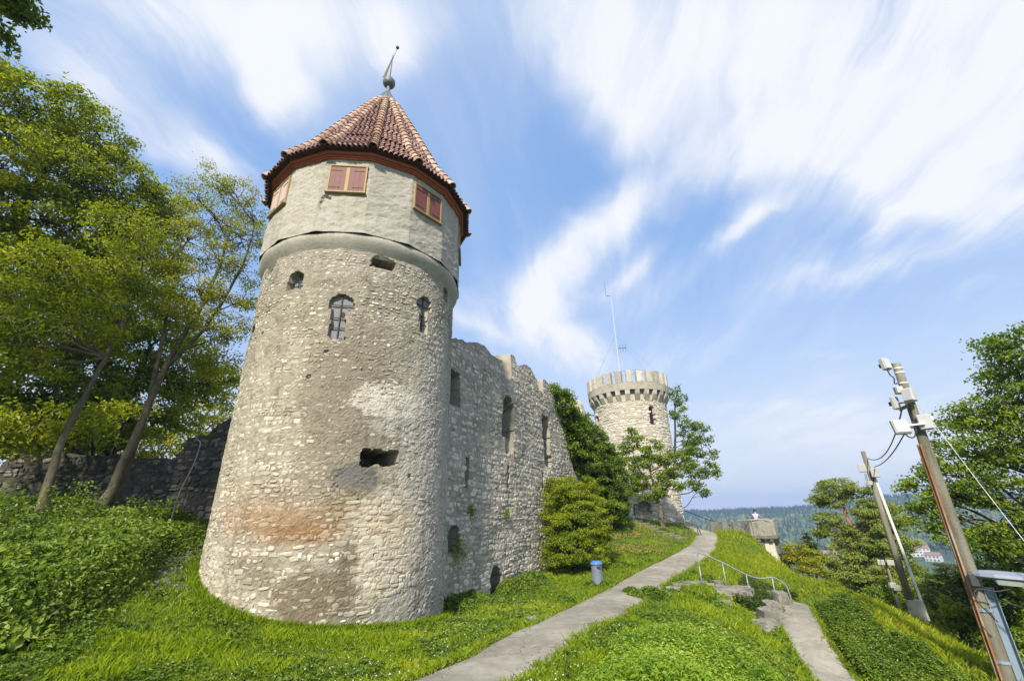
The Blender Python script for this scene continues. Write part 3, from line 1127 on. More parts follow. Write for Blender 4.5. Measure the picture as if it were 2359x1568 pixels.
def ring16(prof, name, mat, parent):
    V, F = lathe([(r, z) for r, z in prof], (0, 0, 0), 16)
    a = np.arctan2(V[:, 0], V[:, 1])
    r = np.hypot(V[:, 0], V[:, 1])
    q = a + math.radians(PH0)
    X = np.stack([TC[0] + r * (fdir[0] * np.cos(q) + rtd[0] * np.sin(q)), TC[1] + r * (fdir[1] * np.cos(q) + rtd[1] * np.sin(q)), V[:, 2]], 1)
    return make_mesh(name, X, F[:, ::-1], mat, parent)


ring16([(3.5, 13.45), (3.61, 13.45), (3.61, 13.51), (3.64, 13.51), (3.65, 13.58), (3.71, 13.58), (3.73, 13.66), (3.6, 13.66)], 'cornice', M_fascia, tower)
ring16([(3.6, 13.67), (3.74, 13.66), (3.76, 13.72), (3.86, 13.72), (3.86, 13.76), (3.76, 13.79)], 'soffit', M_dark, tower)

# shutters
M_shut = simple_mat('faded_red_shutter', [(.135, .04, .035), (.17, .058, .05)], 3, .6, stretch=(1, 1, 4), bump=(25, .15, .01))
M_shutp = simple_mat('glare_tinted_shutter', [(.46, .33, .30), (.54, .41, .38)], 3, .45, stretch=(1, 1, 4), bump=(25, .15, .01))  # sun glare on the left pair, put into a paler shutter colour
M_yellow = simple_mat('ochre_painted_frame', [(.28, .195, .075), (.34, .245, .10)], 4, .6, bump=(30, .2, .01))
M_iron = simple_mat('dark_iron', [(.03, .028, .03), (.06, .055, .055)], 10, .6, metal=.6)


def shutter_window(k):
    n, t = facet(k)
    inr = (PC1 + .01) * math.cos(math.radians(11.25))
    c0 = np.array([TC[0], TC[1], 0]) + n * (inr + .02)
    ax = [t, n, np.array([0, 0, 1.0])]
    W, z0, z1 = 1.22, 12.08, 13.14
    up = np.array([0, 0, 1.0])
    mb = MB()
    zc = (z0 + z1) / 2
    for off, w, h, dz in ((-W / 2 + .03, .06, z1 - z0, 0), (W / 2 - .03, .06, z1 - z0, 0), (0, .12, z1 - z0 - .1, 0)):
        mb.add(*bevel_box(c0 + t * off + up * (zc + dz), (w, .09, h), .008, ax))
    mb.add(*bevel_box(c0 + up * (z1 + .012), (W + .02, .10, .05), .008, ax))
    mb.add(*bevel_box(c0 + up * (z0 - .015) + n * .02, (W + .06, .16, .06), .01, ax))
    win = mb.build('window', M_yellow, tower)
    for sgn in (-1, 1):
        wl = W / 2 - .06 - .06
        cc = c0 + t * sgn * (.06 + wl / 2) + n * .02 + up * zc
        m2 = MB()
        for q in range(3):
            m2.add(*bevel_box(cc + t * ((q - 1) * wl / 3), (wl / 3 - .0015, .03, z1 - z0 - .08), .002, ax))
        sh = m2.build('shutter', M_shutp if k == -3 else M_shut, win)
        if k == -3:
            sh['label'] = 'shutter coloured pale pink for sun glare'
        for dz in (-.34, .34):
            V, F = box(cc + t * sgn * wl * .12 + n * .02 + up * dz, (wl * .72, .01, .02), ax)
            MB().add(V, F).build('hinge', M_iron, win)


for k in (-7, -5, -3, -1, 1, 3, 5, 7):
    shutter_window(k)

# grey boarded loops with iron bars in the wall openings
M_board = simple_mat('weathered_grey_board', [(.16, .16, .165), (.23, .23, .24)], 9, .8, stretch=(3, 3, 1), bump=(40, .2, .01))


def loop_window(s0, s1, z0, z1, kind, depth=.13):
    w = (s1 - s0) / 2
    c = (s0 + s1) / 2
    p, t, n = fr_main(c, 0, -depth)
    up = np.array([0, 0, 1.0])
    ax = [t, n, up]
    mb = MB()
    if kind == 'key':
        zc = z1 - w
        a = np.linspace(-.5, PI + .5, 14)
        V = [p + t * (w * 1.05 * math.cos(q)) + up * (zc + w * 1.05 * math.sin(q)) for q in a]
        V.append(p + up * zc)
        mb.add(np.array(V), np.array([[q, q + 1, 14] for q in range(13)]))
        mb.add(*box(p + up * ((z0 + zc) / 2) - n * .015, (w * 1.2, .02, zc - z0 + .1), ax))
        bars = [(zc, 2 * w * .98), (z0 + (zc - z0) * .62, w * 1.2), (z0 + (zc - z0) * .32, w * 1.2)]
    else:
        mb.add(*box(p + up * ((z0 + z1) / 2) - n * .05, (2 * w * 1.1, .02, (z1 - z0) * 1.1), ax))
        bars = [((z0 + z1) / 2, 2 * w)]
    win = mb.build('window', M_board, tower)
    MB().add(*box(p + n * .03 + up * ((z0 + z1) / 2), (.028, .02, z1 - z0), ax)).build('bar', M_iron, win)
    for zb, wb in bars:
        MB().add(*box(p + n * .045 + up * zb, (wb, .02, .026), ax)).build('bar', M_iron, win)
    if kind == 'key' and s0 < 0:
        MB().add(*tube([p + n * .0 + t * .06 + up * (zc - .27), p + n * .012 + t * .06 + up * (zc - .27)], .075, 10)).build('hole', M_dark, win)


loop_window(-.95, -.27, 7.15, 8.55, 'key')
loop_window(1.72, 2.32, 7.85, 9.1, 'key')
loop_window(-2.4, -1.85, 8.78, 9.38, 'arch', .2)

# roof --------------------------------------------------------------
M_tile = stone_mat('clay_tile', [(.13, .07, .055), (.205, .105, .085), (.27, .145, .12), (.31, .20, .165)], 'obj', (20, .3, .01), scale=1.3, hf=.2, rough=.55)
M_tilem = stone_mat('clay_tile_mass', [(.13, .07, .055), (.205, .105, .085), (.27, .145, .12), (.31, .20, .165)], 'attr', (20, .3, .01), scale=1.3, hf=.2, rough=.55)
M_hip = stone_mat('orange_hip_tile', [(.29, .175, .12), (.38, .25, .18), (.45, .33, .25)], 'obj', (20, .3, .01), scale=1.5, hf=.18, rough=.6)
M_hipm = stone_mat('orange_hip_tile_mass', [(.29, .175, .12), (.38, .25, .18), (.45, .33, .25)], 'attr', (20, .3, .01), scale=1.5, hf=.18, rough=.6)
for m in (M_tile, M_tilem):
    for nd in m.node_tree.nodes:
        if nd.type == 'BSDF_PRINCIPLED':
            nd.inputs['Specular IOR Level'].default_value = .5
PROF = [(3.87, 13.74), (3.05, 14.95), (.62, 19.78)]
PROFc = np.array(PROF)
seg = np.linalg.norm(np.diff(PROFc, axis=0), axis=1)
SL = seg.sum()


def prof(t):
    if t <= seg[0]:
        q = t / seg[0]
        a, b = PROFc[0], PROFc[1]
    else:
        q = (t - seg[0]) / seg[1]
        a, b = PROFc[1], PROFc[2]
    p = a + (b - a) * q
    d = (b - a) / np.linalg.norm(b - a)
    return p, d


roof = ring16([(3.83, 13.70), (3.87, 13.74), (3.05, 14.95), (.62, 19.78)], 'roof', M_dark, tower)


def arch_tile(rad, length, lip=.018, n=6, taper=.82):
    """half barrel: x across, y along the slope, z out"""
    a = np.linspace(0, PI, n)
    f = np.stack([np.cos(a) * rad, np.zeros(n), np.sin(a) * rad], 1)
    b = np.stack([np.cos(a) * rad * taper, np.full(n, length), np.sin(a) * rad * taper - .02], 1)
    fi = np.stack([np.cos(a) * (rad - lip), np.full(n, .0), np.sin(a) * (rad - lip)], 1)
    fi2 = fi + np.array([0, .10, 0])
    V = np.vstack([f, b, fi, fi2])
    k = np.arange(n - 1)
    F = np.vstack([np.stack([k, n + k, n + k + 1, k + 1], 1), np.stack([2 * n + k, k, k + 1, 2 * n + k + 1], 1), np.stack([3 * n + k, 2 * n + k, 2 * n + k + 1, 3 * n + k + 1], 1)])
    return V, F[:, ::-1]


tv, tf = arch_tile(.080, .31, .014)
hv, hf_ = arch_tile(.165, .40, .026)
tiles, hips = [], []
cs = math.cos(math.radians(11.25))
sn = math.sin(math.radians(11.25))
for k in range(16):
    n, t = facet(k - 8)
    row = 0
    tt = -.06
    while tt < SL - .12:
        p, d = prof(max(tt, 0.0))
        if tt < 0:
            p = p + d * tt
        R = p[0]
        hw = R * sn
        base = np.array([TC[0], TC[1], 0]) + n * (R * cs) + np.array([0, 0, p[1]])
        along = n * d[0] * cs + np.array([0, 0, d[1]])
        along /= np.linalg.norm(along)
        outn = np.cross(t, along)
        if outn[2] < 0:
            outn = -outn
        nc = int((hw * 2) / .168)
        for q in range(nc):
            x = (q - (nc - 1) / 2) * .168
            if abs(x) < hw - .03:
                tiles.append((base + t * x + outn * (.012 + .006 * rng.random()) + along * rng.normal(0, .008), t, along, outn))
        tt += .245
        row += 1
    # hip on corner k
    a = math.radians(PH0 + 22.5 * (k - 8))
    cd = np.array([fdir[0] * math.cos(a) + rtd[0] * math.sin(a), fdir[1] * math.cos(a) + rtd[1] * math.sin(a), 0])
    ct = np.array([-cd[1], cd[0], 0.0])
    tt = -.1
    while tt < SL - .1:
        p, d = prof(max(tt, 0))
        if tt < 0:
            p = p + d * tt
        al = cd * d[0] + np.array([0, 0, d[1]])
        on_ = np.cross(ct, al)
        if on_[2] < 0:
            on_ = -on_
        f = 1.0 if p[0] > 1.6 else .72 + .28 * (p[0] / 1.6)
        hips.append((np.array([TC[0], TC[1], p[1]]) + cd * p[0] + on_ * .045, ct * f, al, on_ * f))
        tt += .335


def lay_tiles(lst, V, F, name, m1, mm, nmax):
    def sc_(it):
        p, t, al, on_ = it
        v = np.array([0, 0, EYE]) - p
        d = np.linalg.norm(v)
        return max(0.0, float(np.dot(on_, v) / d)) / d
    order = sorted(range(len(lst)), key=lambda q: -sc_(lst[q]))
    single = set(order[:nmax])
    me = mesh_data(name, V, [F], m1, smooth=False)
    mb = MB()
    for q, (p, t, al, on_) in enumerate(lst):
        A = np.stack([t, al, on_], 0)
        if q in single:
            o = bpy.data.objects.new(name, me)
            COL.objects.link(o)
            o.parent = roof
            o.matrix_basis = Matrix(((t[0], al[0], on_[0], p[0]), (t[1], al[1], on_[1], p[1]), (t[2], al[2], on_[2], p[2]), (0, 0, 0, 1)))
        else:
            mb.add(V @ A + p, F, rng.random())
    o = mb.build(name + 's_beyond', mm, roof)
    o.name = 'tiling' if name == 'roof_tile' else 'hip_tiling'
    o['kind'] = 'stuff'


lay_tiles(tiles, tv, tf, 'roof_tile', M_tile, M_tilem, 290)
lay_tiles(hips, hv, hf_, 'hip_tile', M_hip, M_hipm, 120)

M_lead = simple_mat('grey_lead_sheet', [(.11, .12, .13), (.19, .20, .215)], 4, .5, metal=.15, bump=(8, .2, .01))
cap = ring16([(.80, 19.62), (.78, 19.66), (.14, 20.92), (.12, 21.0)], 'roof_cap', M_lead, tower)
for k in range(16):
    a = math.radians(PH0 + 22.5 * k)
    cd = np.array([fdir[0] * math.cos(a) + rtd[0] * math.sin(a), fdir[1] * math.cos(a) + rtd[1] * math.sin(a), 0])
    b0 = np.array([TC[0], TC[1], 0])
    MB().add(*tube([b0 + cd * .79 + [0, 0, 19.65], b0 + cd * .13 + [0, 0, 20.95]], .014, 5)).build('seam', M_lead, cap)
tip = np.array([TC[0], TC[1], 0.0])
V, F = lathe([(.22, 20.78), (.13, 20.95), (.085, 21.1), (.085, 21.4)], (TC[0], TC[1], 0), 20)
make_mesh('finial_neck', V, F, M_lead, tower, smooth=True)
a = np.linspace(-PI / 2, PI / 2, 14)
V, F = lathe([(max(.002, .29 * math.cos(q)), 21.64 + .29 * math.sin(q)) for q in a], (TC[0], TC[1], 0), 28)
make_mesh('finial_ball', V, F, M_lead, tower, smooth=True)
M_rod = simple_mat('old_brown_metal', [(.11, .09, .07), (.17, .14, .10)], 12, .6, metal=.5)
# weather vane: bent banner with tail, spike and arrow ball
rt3 = np.array([rtd[0], rtd[1], 0.0])
up = np.array([0, 0, 1.0])
vane = MB()
vane.add(*tube([tip + up * 21.9, tip + up * 23.6 + rt3 * .03], [.028, .018], 6))
vane.add(*tube([tip + up * 23.2 + rt3 * .02, tip + up * 24.1 + rt3 * .18], [.014, .012], 5))
vane.build('vane_rod', M_rod, tower)
q0, q1, q2 = tip - rt3 * .32 + up * 21.75 + np.array([fdir[0], fdir[1], 0]) * .1, tip - rt3 * .20 + up * 21.8 + np.array([fdir[0], fdir[1], 0]) * .1, tip + rt3 * .02 + up * 23.45
V = np.array([q0, q1, q2, q0 + [.02, .02, 0], q1 + [.02, .02, 0], q2 + [.02, .02, 0]])
make_mesh('vane_flag', V, [np.array([[0, 1, 2], [5, 4, 3]]), np.array([[0, 3, 4, 1], [1, 4, 5, 2], [2, 5, 3, 0]])], M_rod, tower)
V, F = lathe([(.002, -.13), (.05, -.08), (.085, 0), (.05, .08), (.002, .13)], tip + up * 24.22 + rt3 * .2, 12)
make_mesh('vane_knob', V, F, M_iron, tower, smooth=True)

# ---- curtain wall -----------------------------------------------------
WA = math.radians(26)
wdir = np.array([math.sin(WA), math.cos(WA)])
wn = np.array([math.cos(WA), -math.sin(WA)])
W0 = -9.0 * wn


def wall_pos(T, Z, D, org=W0, d_=wdir, n_=wn):
    return np.stack([org[0] + d_[0] * T + n_[0] * D, org[1] + d_[1] * T + n_[1] * D, Z], -1)


TOP = [(12.3, 8.6), (12.86, 8.6), (13.4, 9.0), (14.07, 9.15), (15.5, 9.4), (16.2, 9.25), (17.33, 9.3), (17.40, 8.5), (18.25, 8.45), (18.31, 9.95), (18.85, 9.95), (18.93, 9.5), (19.6, 9.65),
       (20.3, 9.8), (20.8, 9.75), (21.1, 9.5), (21.55, 9.35), (21.62, 8.8), (22.25, 8.75), (22.32, 9.6), (23.05, 9.65), (23.6, 9.2), (24.6, 8.5), (25.6, 7.6), (26.1, 6.4), (26.6, 4.9), (27.1, 4.6), (27.6, 3.5)]
wh = [('rect', 12.3, 13.75, 6.25, 7.6, 1.0), ('arch', 17.3, 18.4, 5.65, 7.6, 1.1), ('rect', 17.55, 18.3, 5.0, 5.75, .22), ('rect', 22.0, 23.0, 6.2, 7.5, 1.0), ('rect', 22.15, 22.9, 5.3, 6.3, .55), ('oval', 22.1, 23.1, 4.75, 5.5, .35),
      ('rect', 14.22, 14.42, 3.35, 4.47, .5), ('rect', 17.62, 17.82, 3.55, 4.4, .5), ('rect', 21.7, 21.9, 3.6, 4.4, .5), ('arch', 13.3, 14.0, 1.28, 2.12, .6), ('arch', 16.1, 17.1, -.8, .58, .8)]
bx = thing('curtain_wall', (W0[0] + wdir[0] * 19, W0[1] + wdir[1] * 19, 0), 'tall grey ruined castle wall with broken top and empty windows beside the round tower', 'wall')
tt_ = np.arange(12.3, 27.61, .055)
ztop = np.interp(tt_, [a for a, b in TOP], [b for a, b in TOP]) + (fbm(tt_ * 2.2, tt_ * 0 + 3, 12) - .5) * .30
vv = np.linspace(0, 1, 175)
T_, V_ = np.meshgrid(tt_, vv, indexing='ij')
zb = -.9
Zw = zb + (ztop[:, None] - zb) * V_
Dw = hole_depth(T_, Zw, wh, seed=3)
rough = (fbm(T_ * .7, Zw * .7, 13) - .5) * .16 + (fbm(T_ * 9, Zw * 13, 18, 3) - .5) * .04
Dw = np.where(Dw < 0, Dw + rough * .6, rough)
wcols = [(.20, .18, .145), (.33, .30, .25), (.44, .41, .35)]
M_wmort = stone_mat('wall_mortar', wcols, None, (34, .9, .02), scale=1.0, hf=.6, grime=.55)
wst = [(.31, .275, .21), (.42, .385, .305), (.51, .47, .385), (.59, .55, .46)]
M_ws1 = stone_mat('wall_stone', wst, 'obj', (12, .5, .02), scale=.5, grime=.3)
M_wsm = stone_mat('wall_stone_mass', wst, 'attr', (12, .5, .02), scale=.5, grime=.3)
heightfield('wall', T_, Zw, Dw, wall_pos, M_wmort, bx)
# top, back and end of the wall: 1.4 m thick
thick = 1.4
nb = len(tt_)
F_, B_ = wall_pos(tt_, ztop, np.zeros(nb) + Dw[:, -1]), wall_pos(tt_, ztop - .12 + (vnoise(tt_ * 5, tt_ * 0, 4) - .5) * .2, np.full(nb, -thick))
mid = (F_ + B_) / 2 + np.stack([np.zeros(nb), np.zeros(nb), (vnoise(tt_ * 6, tt_ * 0 + 9, 4)) * .12], -1)
Bb = B_.copy()
Bb[:, 2] = zb
Vt = np.vstack([F_, mid, B_, Bb])
k = np.arange(nb - 1)
Fq = np.vstack([np.stack([q * nb + k, q * nb + k + 1, (q + 1) * nb + k + 1, (q + 1) * nb + k], 1) for q in range(3)])
make_mesh('wall_core', Vt, Fq, M_wmort, bx)
ends = MB()
for e in (0, -1):
    p0, p1 = F_[e], B_[e]
    ends.add(np.array([[p0[0], p0[1], zb], p0, p1, [p1[0], p1[1], zb]]), np.array([[0, 1, 2, 3]]))
ends.build('wall_end', M_wmort, bx)


def wall_frame(s, z, dr=0.0):
    p = W0 + wdir * s
    return np.array([p[0], p[1], z]) + np.array([wn[0], wn[1], 0]) * (0.0 + float((fbm(np.array([s * .7]), np.array([z * .7]), 13)[0] - .5) * .16)), np.array([wdir[0], wdir[1], 0]), np.array([wn[0], wn[1], 0.0])


_za = np.array([a for a, b in TOP])
_zb = np.array([b for a, b in TOP])


def keep_wall(s, z):
    if z > np.interp(s, _za, _zb) - .16 or in_holes(s, z, wh, .06):
        return 0
    return .90 if z < 4.7 else .72


def flip_frame(f):
    """stones want x to the viewer's right seen from outside: keep handedness of (t, n, up)"""
    def g(s, z, dr=0.0):
        p, t, n = f(s, z)
        return p, t, n
    return g


lay_stones(bx, courses(12.4, 27.4, -.5, 9.9, .155, .30, 8, keep_wall, .86), flip_frame(wall_frame), M_ws1, M_wsm, .015, 300, 4)

# ---- far tower ----------------------------------------------------------
FA, FD, FR_ = 15.1, 42.8, 3.36
FC = P2(FA, FD)
fd2 = -FC / np.linalg.norm(FC)
rt2 = np.array([-fd2[1], fd2[0]])
fr_far = round_frame(FC, FR_, fd2)
far = thing('battlemented_tower', (FC[0], FC[1], 1.5), 'distant round pale stone tower crowned with battlements, mast on top', 'tower')


def far_pos(S, Z, D):
    a = S / FR_
    rr = FR_ + D
    return np.stack([FC[0] + (fd2[0] * np.cos(a) + rt2[0] * np.sin(a)) * rr, FC[1] + (fd2[1] * np.cos(a) + rt2[1] * np.sin(a)) * rr, Z], -1)


fh = [('arch', 1.72, 2.3, 9.55, 11.15, .4), ('arch', -4.2, -3.55, 9.3, 10.9, .4), ('rect', 1.75, 2.15, 6.8, 7.9, .4), ('arch', -.35, .7, 2.2, 3.25, .5), ('rect', -1.5, -.7, 1.2, 3.0, .35), ('rect', 4.6, 4.8, 3.3, 3.6, .3)]
S, Z = np.meshgrid(np.arange(-6.6, 6.65, .1), np.arange(.6, 12.2, .1), indexing='ij')
D = hole_depth(S, Z, fh, seed=6)
D = np.where(D < 0, D, (fbm(S * 1.5, Z * 2, 23) - .5) * .08)
fm = [(.36, .32, .255), (.43, .385, .31)]
fs = [(.36, .325, .265), (.46, .42, .345), (.54, .50, .42), (.58, .55, .48)]
M_fmort = stone_mat('far_tower_mortar', fm, None, (8, .5, .03), scale=.7)
M_fs1 = stone_mat('far_tower_stone', fs, 'obj', (8, .4, .02), scale=.5, hf=.15)
M_fsm = stone_mat('far_tower_stone_mass', fs, 'attr', (8, .4, .02), scale=.5, hf=.15)
heightfield('wall', S, Z, D, far_pos, M_fmort, far)
lay_stones(far, courses(-6.5, 6.5, .8, 11.75, .20, .33, 14, lambda s, z: 0 if in_holes(s, z, fh, .04) else .93, .88), fr_far, M_fs1, M_fsm, .035, 300, 6)
M_conc = stone_mat('grey_cast_stone', [(.30, .275, .22), (.42, .39, .32), (.50, .465, .39)], 'obj', (6, .4, .03), scale=.9, hf=.2, grime=.6)
V, F = lathe([(3.3, 11.62), (3.39, 11.66), (3.40, 11.75), (3.37, 12.62), (3.3, 12.62)], (FC[0], FC[1], 0), 64)
make_mesh('neck_band', V, F, M_fmort, far)
V, F = lathe([(3.3, 12.60), (3.80, 12.60), (3.81, 13.25), (3.45, 13.25), (3.45, 12.9), (.05, 12.9)], (FC[0], FC[1], 0), 72)
make_mesh('parapet', V, F, M_conc, far)


def wedge(c, n, t, w, d, z0, z1, dbot):
    """corbel: narrow at the bottom, stepping out to depth d on top"""
    u = np.array([0, 0, 1.0])
    V = []
    for z, dd in ((z0, dbot), (z0 + (z1 - z0) * .55, d * .85), (z1, d)):
        for (a, b) in ((-w / 2, 0), (w / 2, 0), (w / 2, dd), (-w / 2, dd)):
            V.append(c + t * a + n * b + u * z)
    F = [[3, 2, 1, 0], [8, 9, 10, 11]]
    for q in (0, 4):
        for k in range(4):
            F.append([q + k, q + (k + 1) % 4, q + 4 + (k + 1) % 4, q + 4 + k])
    return np.array(V), np.array(F)


for k in range(27):
    a = 2 * PI * k / 27
    n = np.array([fd2[0] * math.cos(a) + rt2[0] * math.sin(a), fd2[1] * math.cos(a) + rt2[1] * math.sin(a), 0.0])
    t = np.array([-n[1], n[0], 0.0])
    c = np.array([FC[0], FC[1], 0]) + n * 3.3
    V, F = wedge(c, n, t, .42, .49, 11.72, 12.63, .12)
    MB().add(V, F).build('corbel', M_conc, far)
for k in range(25):
    a = 2 * PI * (k + .3) / 25
    n = np.array([fd2[0] * math.cos(a) + rt2[0] * math.sin(a), fd2[1] * math.cos(a) + rt2[1] * math.sin(a), 0.0])
    t = np.array([-n[1], n[0], 0.0])
    c = np.array([FC[0], FC[1], 0]) + n * 3.62
    hh = 1.12 + rng.uniform(-.05, .08)
    V, F = bevel_box(c + np.array([0, 0, 13.24 + hh / 2]), (.55 + rng.uniform(-.04, .04), .40, hh), .03, [t, n, np.array([0, 0, 1.0])])
    MB().add(V, F).build('merlon', M_conc, far)
M_galv = simple_mat('galvanised_steel', [(.22, .24, .26), (.32, .34, .36)], 6, .5, metal=.3)
M_darkrail = simple_mat('dark_painted_steel', [(.06, .065, .06), (.10, .10, .095)], 6, .5, metal=.3)
rl = MB()
for rr_z in (14.15, 14.55):
    rl.add(*tube([(FC[0] + 3.2 * math.sin(q), FC[1] + 3.2 * math.cos(q), rr_z) for q in np.linspace(0, 2 * PI, 40)], .02, 5))
for q in np.linspace(0, 2 * PI, 18, endpoint=False):
    rl.add(*tube([(FC[0] + 3.2 * math.sin(q), FC[1] + 3.2 * math.cos(q), 12.9), (FC[0] + 3.2 * math.sin(q), FC[1] + 3.2 * math.cos(q), 14.55)], .018, 5))
rl.build('railing', M_galv, far)
# barred window and door leaves
for s, z0, z1 in ((2.0, 9.6, 11.05), (-3.9, 9.4, 10.8)):
    p, t, n = fr_far(s, 0, -.22)
    w = MB().add(*box(p + [0, 0, (z0 + z1) / 2] - n * .1, (.55, .03, z1 - z0), [t, n, up])).build('window', M_iron, far)
    for q in (-.18, 0, .18):
        MB().add(*box(p + t * q + [0, 0, (z0 + z1) / 2], (.035, .03, z1 - z0), [t, n, up])).build('bar', M_iron, w)
p, t, n = fr_far(-1.1, 0, -.12)
door = MB().add(*bevel_box(p + [0, 0, 2.3], (.75, .08, 1.5), .02, [t, n, up])).build('door', simple_mat('white_metal_door', [(.5, .52, .53), (.6, .62, .63)], 2, .5), far)
MB().add(*bevel_box(p + n * .08 + t * .28 + [0, 0, 2.25], (.03, .06, .12), .005, [t, n, up])).build('handle', M_iron, door)

mast_p = np.array([FC[0] - .5, FC[1], 12.9])
M_panel0 = simple_mat('pale_mast_paint', [(.42, .43, .43), (.50, .51, .51)], 3, .5)
mast = thing('radio_mast', mast_p, 'slim white radio mast with guy wires on the battlemented tower', 'mast')
M_wpaint = simple_mat('white_painted_metal', [(.66, .67, .67), (.75, .76, .76)], 3, .5)
MB().add(*tube([mast_p, mast_p + [0, 0, 5], mast_p + [0, 0, 11.0]], [.05, .04, .028], 8)).build('pole', M_panel0, mast)
MB().add(*tube([mast_p + [-.5, 0, 11.0], mast_p + [.05, 0, 11.0]], .025, 5)).add(*tube([mast_p + [-.5, 0, 11.0], mast_p + [-.5, 0, 12.8]], [.02, .01], 5)).build('whip_antenna', M_iron, mast)
ya = MB().add(*tube([mast_p + [0, 0, 5.0], mast_p + [.9, -.1, 4.95]], .03, 5))
for q in (.3, .6, .88):
    ya.add(*tube([mast_p + [q, 0, 4.6], mast_p + [q, 0, 5.35]], .015, 4))
ya.build('dipole_antenna', M_iron, mast)
for a in (-2.0, -1.0, 1.3, 2.4):
    e = np.array([FC[0] + 3.6 * math.sin(a), FC[1] + 3.6 * math.cos(a), 14.3])
    MB().add(*tube([mast_p + [0, 0, 6.4], e], .004, 4)).build('guy_wire', M_iron, mast)

# steps and handrails up to the far tower
M_step0 = stone_mat('worn_step', [(.13, .12, .095), (.22, .205, .165)], None, (10, .5, .02), scale=2, hf=.4)
steps = thing('entrance_steps', on(15.3, 36.5), 'short flight of stone steps climbing to the battlemented tower door', 'steps')
hp = [PE(13.2, .85, 38.5), PE(15.0, .2, 37.2), PE(17.0, -.6, 35.8), PE(19.0, -1.35, 34.2), PE(19.9, -1.75, 33.6)]
for q in range(9):
    u = q / 8
    b = P2(13.8 + 5.2 * u, 38.3 - 4.6 * u)
    z = Hs(b[0], b[1])
    V, F = bevel_box((b[0], b[1], z + .02), (.9, .34, .2), .02, [[.8, .6, 0], [-.6, .8, 0], [0, 0, 1]])
    MB().add(V, F, rng.random()).build('step', M_step0, steps)


def railing(name, pts, posts, label, mat, r=.024, group=None, endlen=.9):
    c = curve_pts(pts, 40)
    g = thing(name, (c[0][0], c[0][1], Hs(c[0][0], c[0][1])), label, 'handrail', group)
    MB().add(*tube(c, r, 8)).build('top_rail', mat, g)
    for u in posts:
        p = c[int(u * 39)]
        MB().add(*tube([p, [p[0], p[1], Hs(p[0], p[1]) - .15]], r * .9, 7)).build('post', mat, g)
    return g


railing('handrail', [p + np.array([0, 0, .0]) for p in hp] + [hp[-1] + [.15, -.1, -.5]], (.0, .3, .55, .8), 'dark handrail nearer the path on the far tower steps', M_darkrail, .03, 'handrails on the far tower steps')
railing('handrail', [p + np.array([.9, .75, .05]) for p in hp] + [hp[-1] + [1.05, .65, -.5]], (.0, .3, .55, .8), 'dark handrail nearer the wall on the far tower steps', M_darkrail, .03, 'handrails on the far tower steps')

# ---- wall on the left ----------------------------------------------------
LW = [(-29.5, 18.0, 7.0), (-33.8, 19.4, 5.95), (-35.2, 19.9, 5.5), (-36.4, 20.3, 5.35), (-36.9, 20.5, 5.25), (-37.3, 20.7, 4.75), (-38.5, 21.2, 4.65), (-41.9, 22.5, 4.8), (-45, 23.7, 4.95), (-47.0, 24.6, 5.15), (-48.6, 25.2, 5.1), (-49.6, 25.6, 3.6)]
bw = thing('boundary_wall', on(-40, 21.8), 'low dark rubble wall under the trees left of the round tower', 'wall')
c = curve_pts([(P2(a, d)[0], P2(a, d)[1], z) for a, d, z in LW], 260)
vv = np.linspace(0, 1, 60)
base = H(c[:, 0], c[:, 1]) - .5
c[:, 2] += (fbm(np.arange(260) * .12, np.zeros(260), 4) - .5) * .35
tg = np.gradient(c[:, :2], axis=0)
tg /= np.linalg.norm(tg, axis=1)[:, None]
nn = np.stack([-tg[:, 1], tg[:, 0]], 1)
if np.dot(nn[100], -c[100, :2]) < 0:
    nn = -nn
arc = np.concatenate([[0], np.cumsum(np.linalg.norm(np.diff(c[:, :2], axis=0), axis=1))])
ZZ = base[:, None] + (c[:, 2] - base)[:, None] * vv[None]
DD = (fbm(arc[:, None] * 3 + vv * 0, ZZ * 4, 9) - .5) * .14
X = np.stack([c[:, 0][:, None] + nn[:, 0][:, None] * DD, c[:, 1][:, None] + nn[:, 1][:, None] * DD, ZZ], -1)
i, j = np.meshgrid(np.arange(259), np.arange(59), indexing='ij')
i, j = i.ravel(), j.ravel()
M_bw = stone_mat('shade_coloured_wall_mortar', [(.05, .045, .04), (.09, .082, .07)], None, (12, .7, .03), scale=.8)  # tree shade over this wall is put into its mortar and stone colours
M_bw1 = stone_mat('shade_coloured_wall_stone', [(.065, .06, .052), (.11, .10, .088), (.18, .165, .145)], 'obj', (12, .5, .02), scale=.6)
M_bwm = stone_mat('shade_coloured_wall_stone_mass', [(.065, .06, .052), (.11, .10, .088), (.18, .165, .145)], 'attr', (12, .5, .02), scale=.6)
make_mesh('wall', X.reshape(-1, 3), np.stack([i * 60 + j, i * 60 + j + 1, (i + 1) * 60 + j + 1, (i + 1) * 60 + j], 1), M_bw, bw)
bk = np.stack([c[:, 0] - nn[:, 0] * .7, c[:, 1] - nn[:, 1] * .7, c[:, 2]], 1)
bb = bk.copy()
bb[:, 2] = base
k = np.arange(259)
Vt = np.vstack([X[:, -1], bk, bb])
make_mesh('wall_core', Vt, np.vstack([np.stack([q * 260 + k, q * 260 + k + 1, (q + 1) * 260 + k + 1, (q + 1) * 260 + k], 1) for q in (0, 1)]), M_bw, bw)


def bw_frame(s, z, dr=0):
    q = np.interp(s, arc, np.arange(260))
    k = int(min(q, 258))
    p = c[k] + (c[k + 1] - c[k]) * (q - k)
    n = np.array([nn[k][0], nn[k][1], 0.0])
    return np.array([p[0], p[1], z]) + n * .01, np.array([-n[1], n[0], 0.0]), n


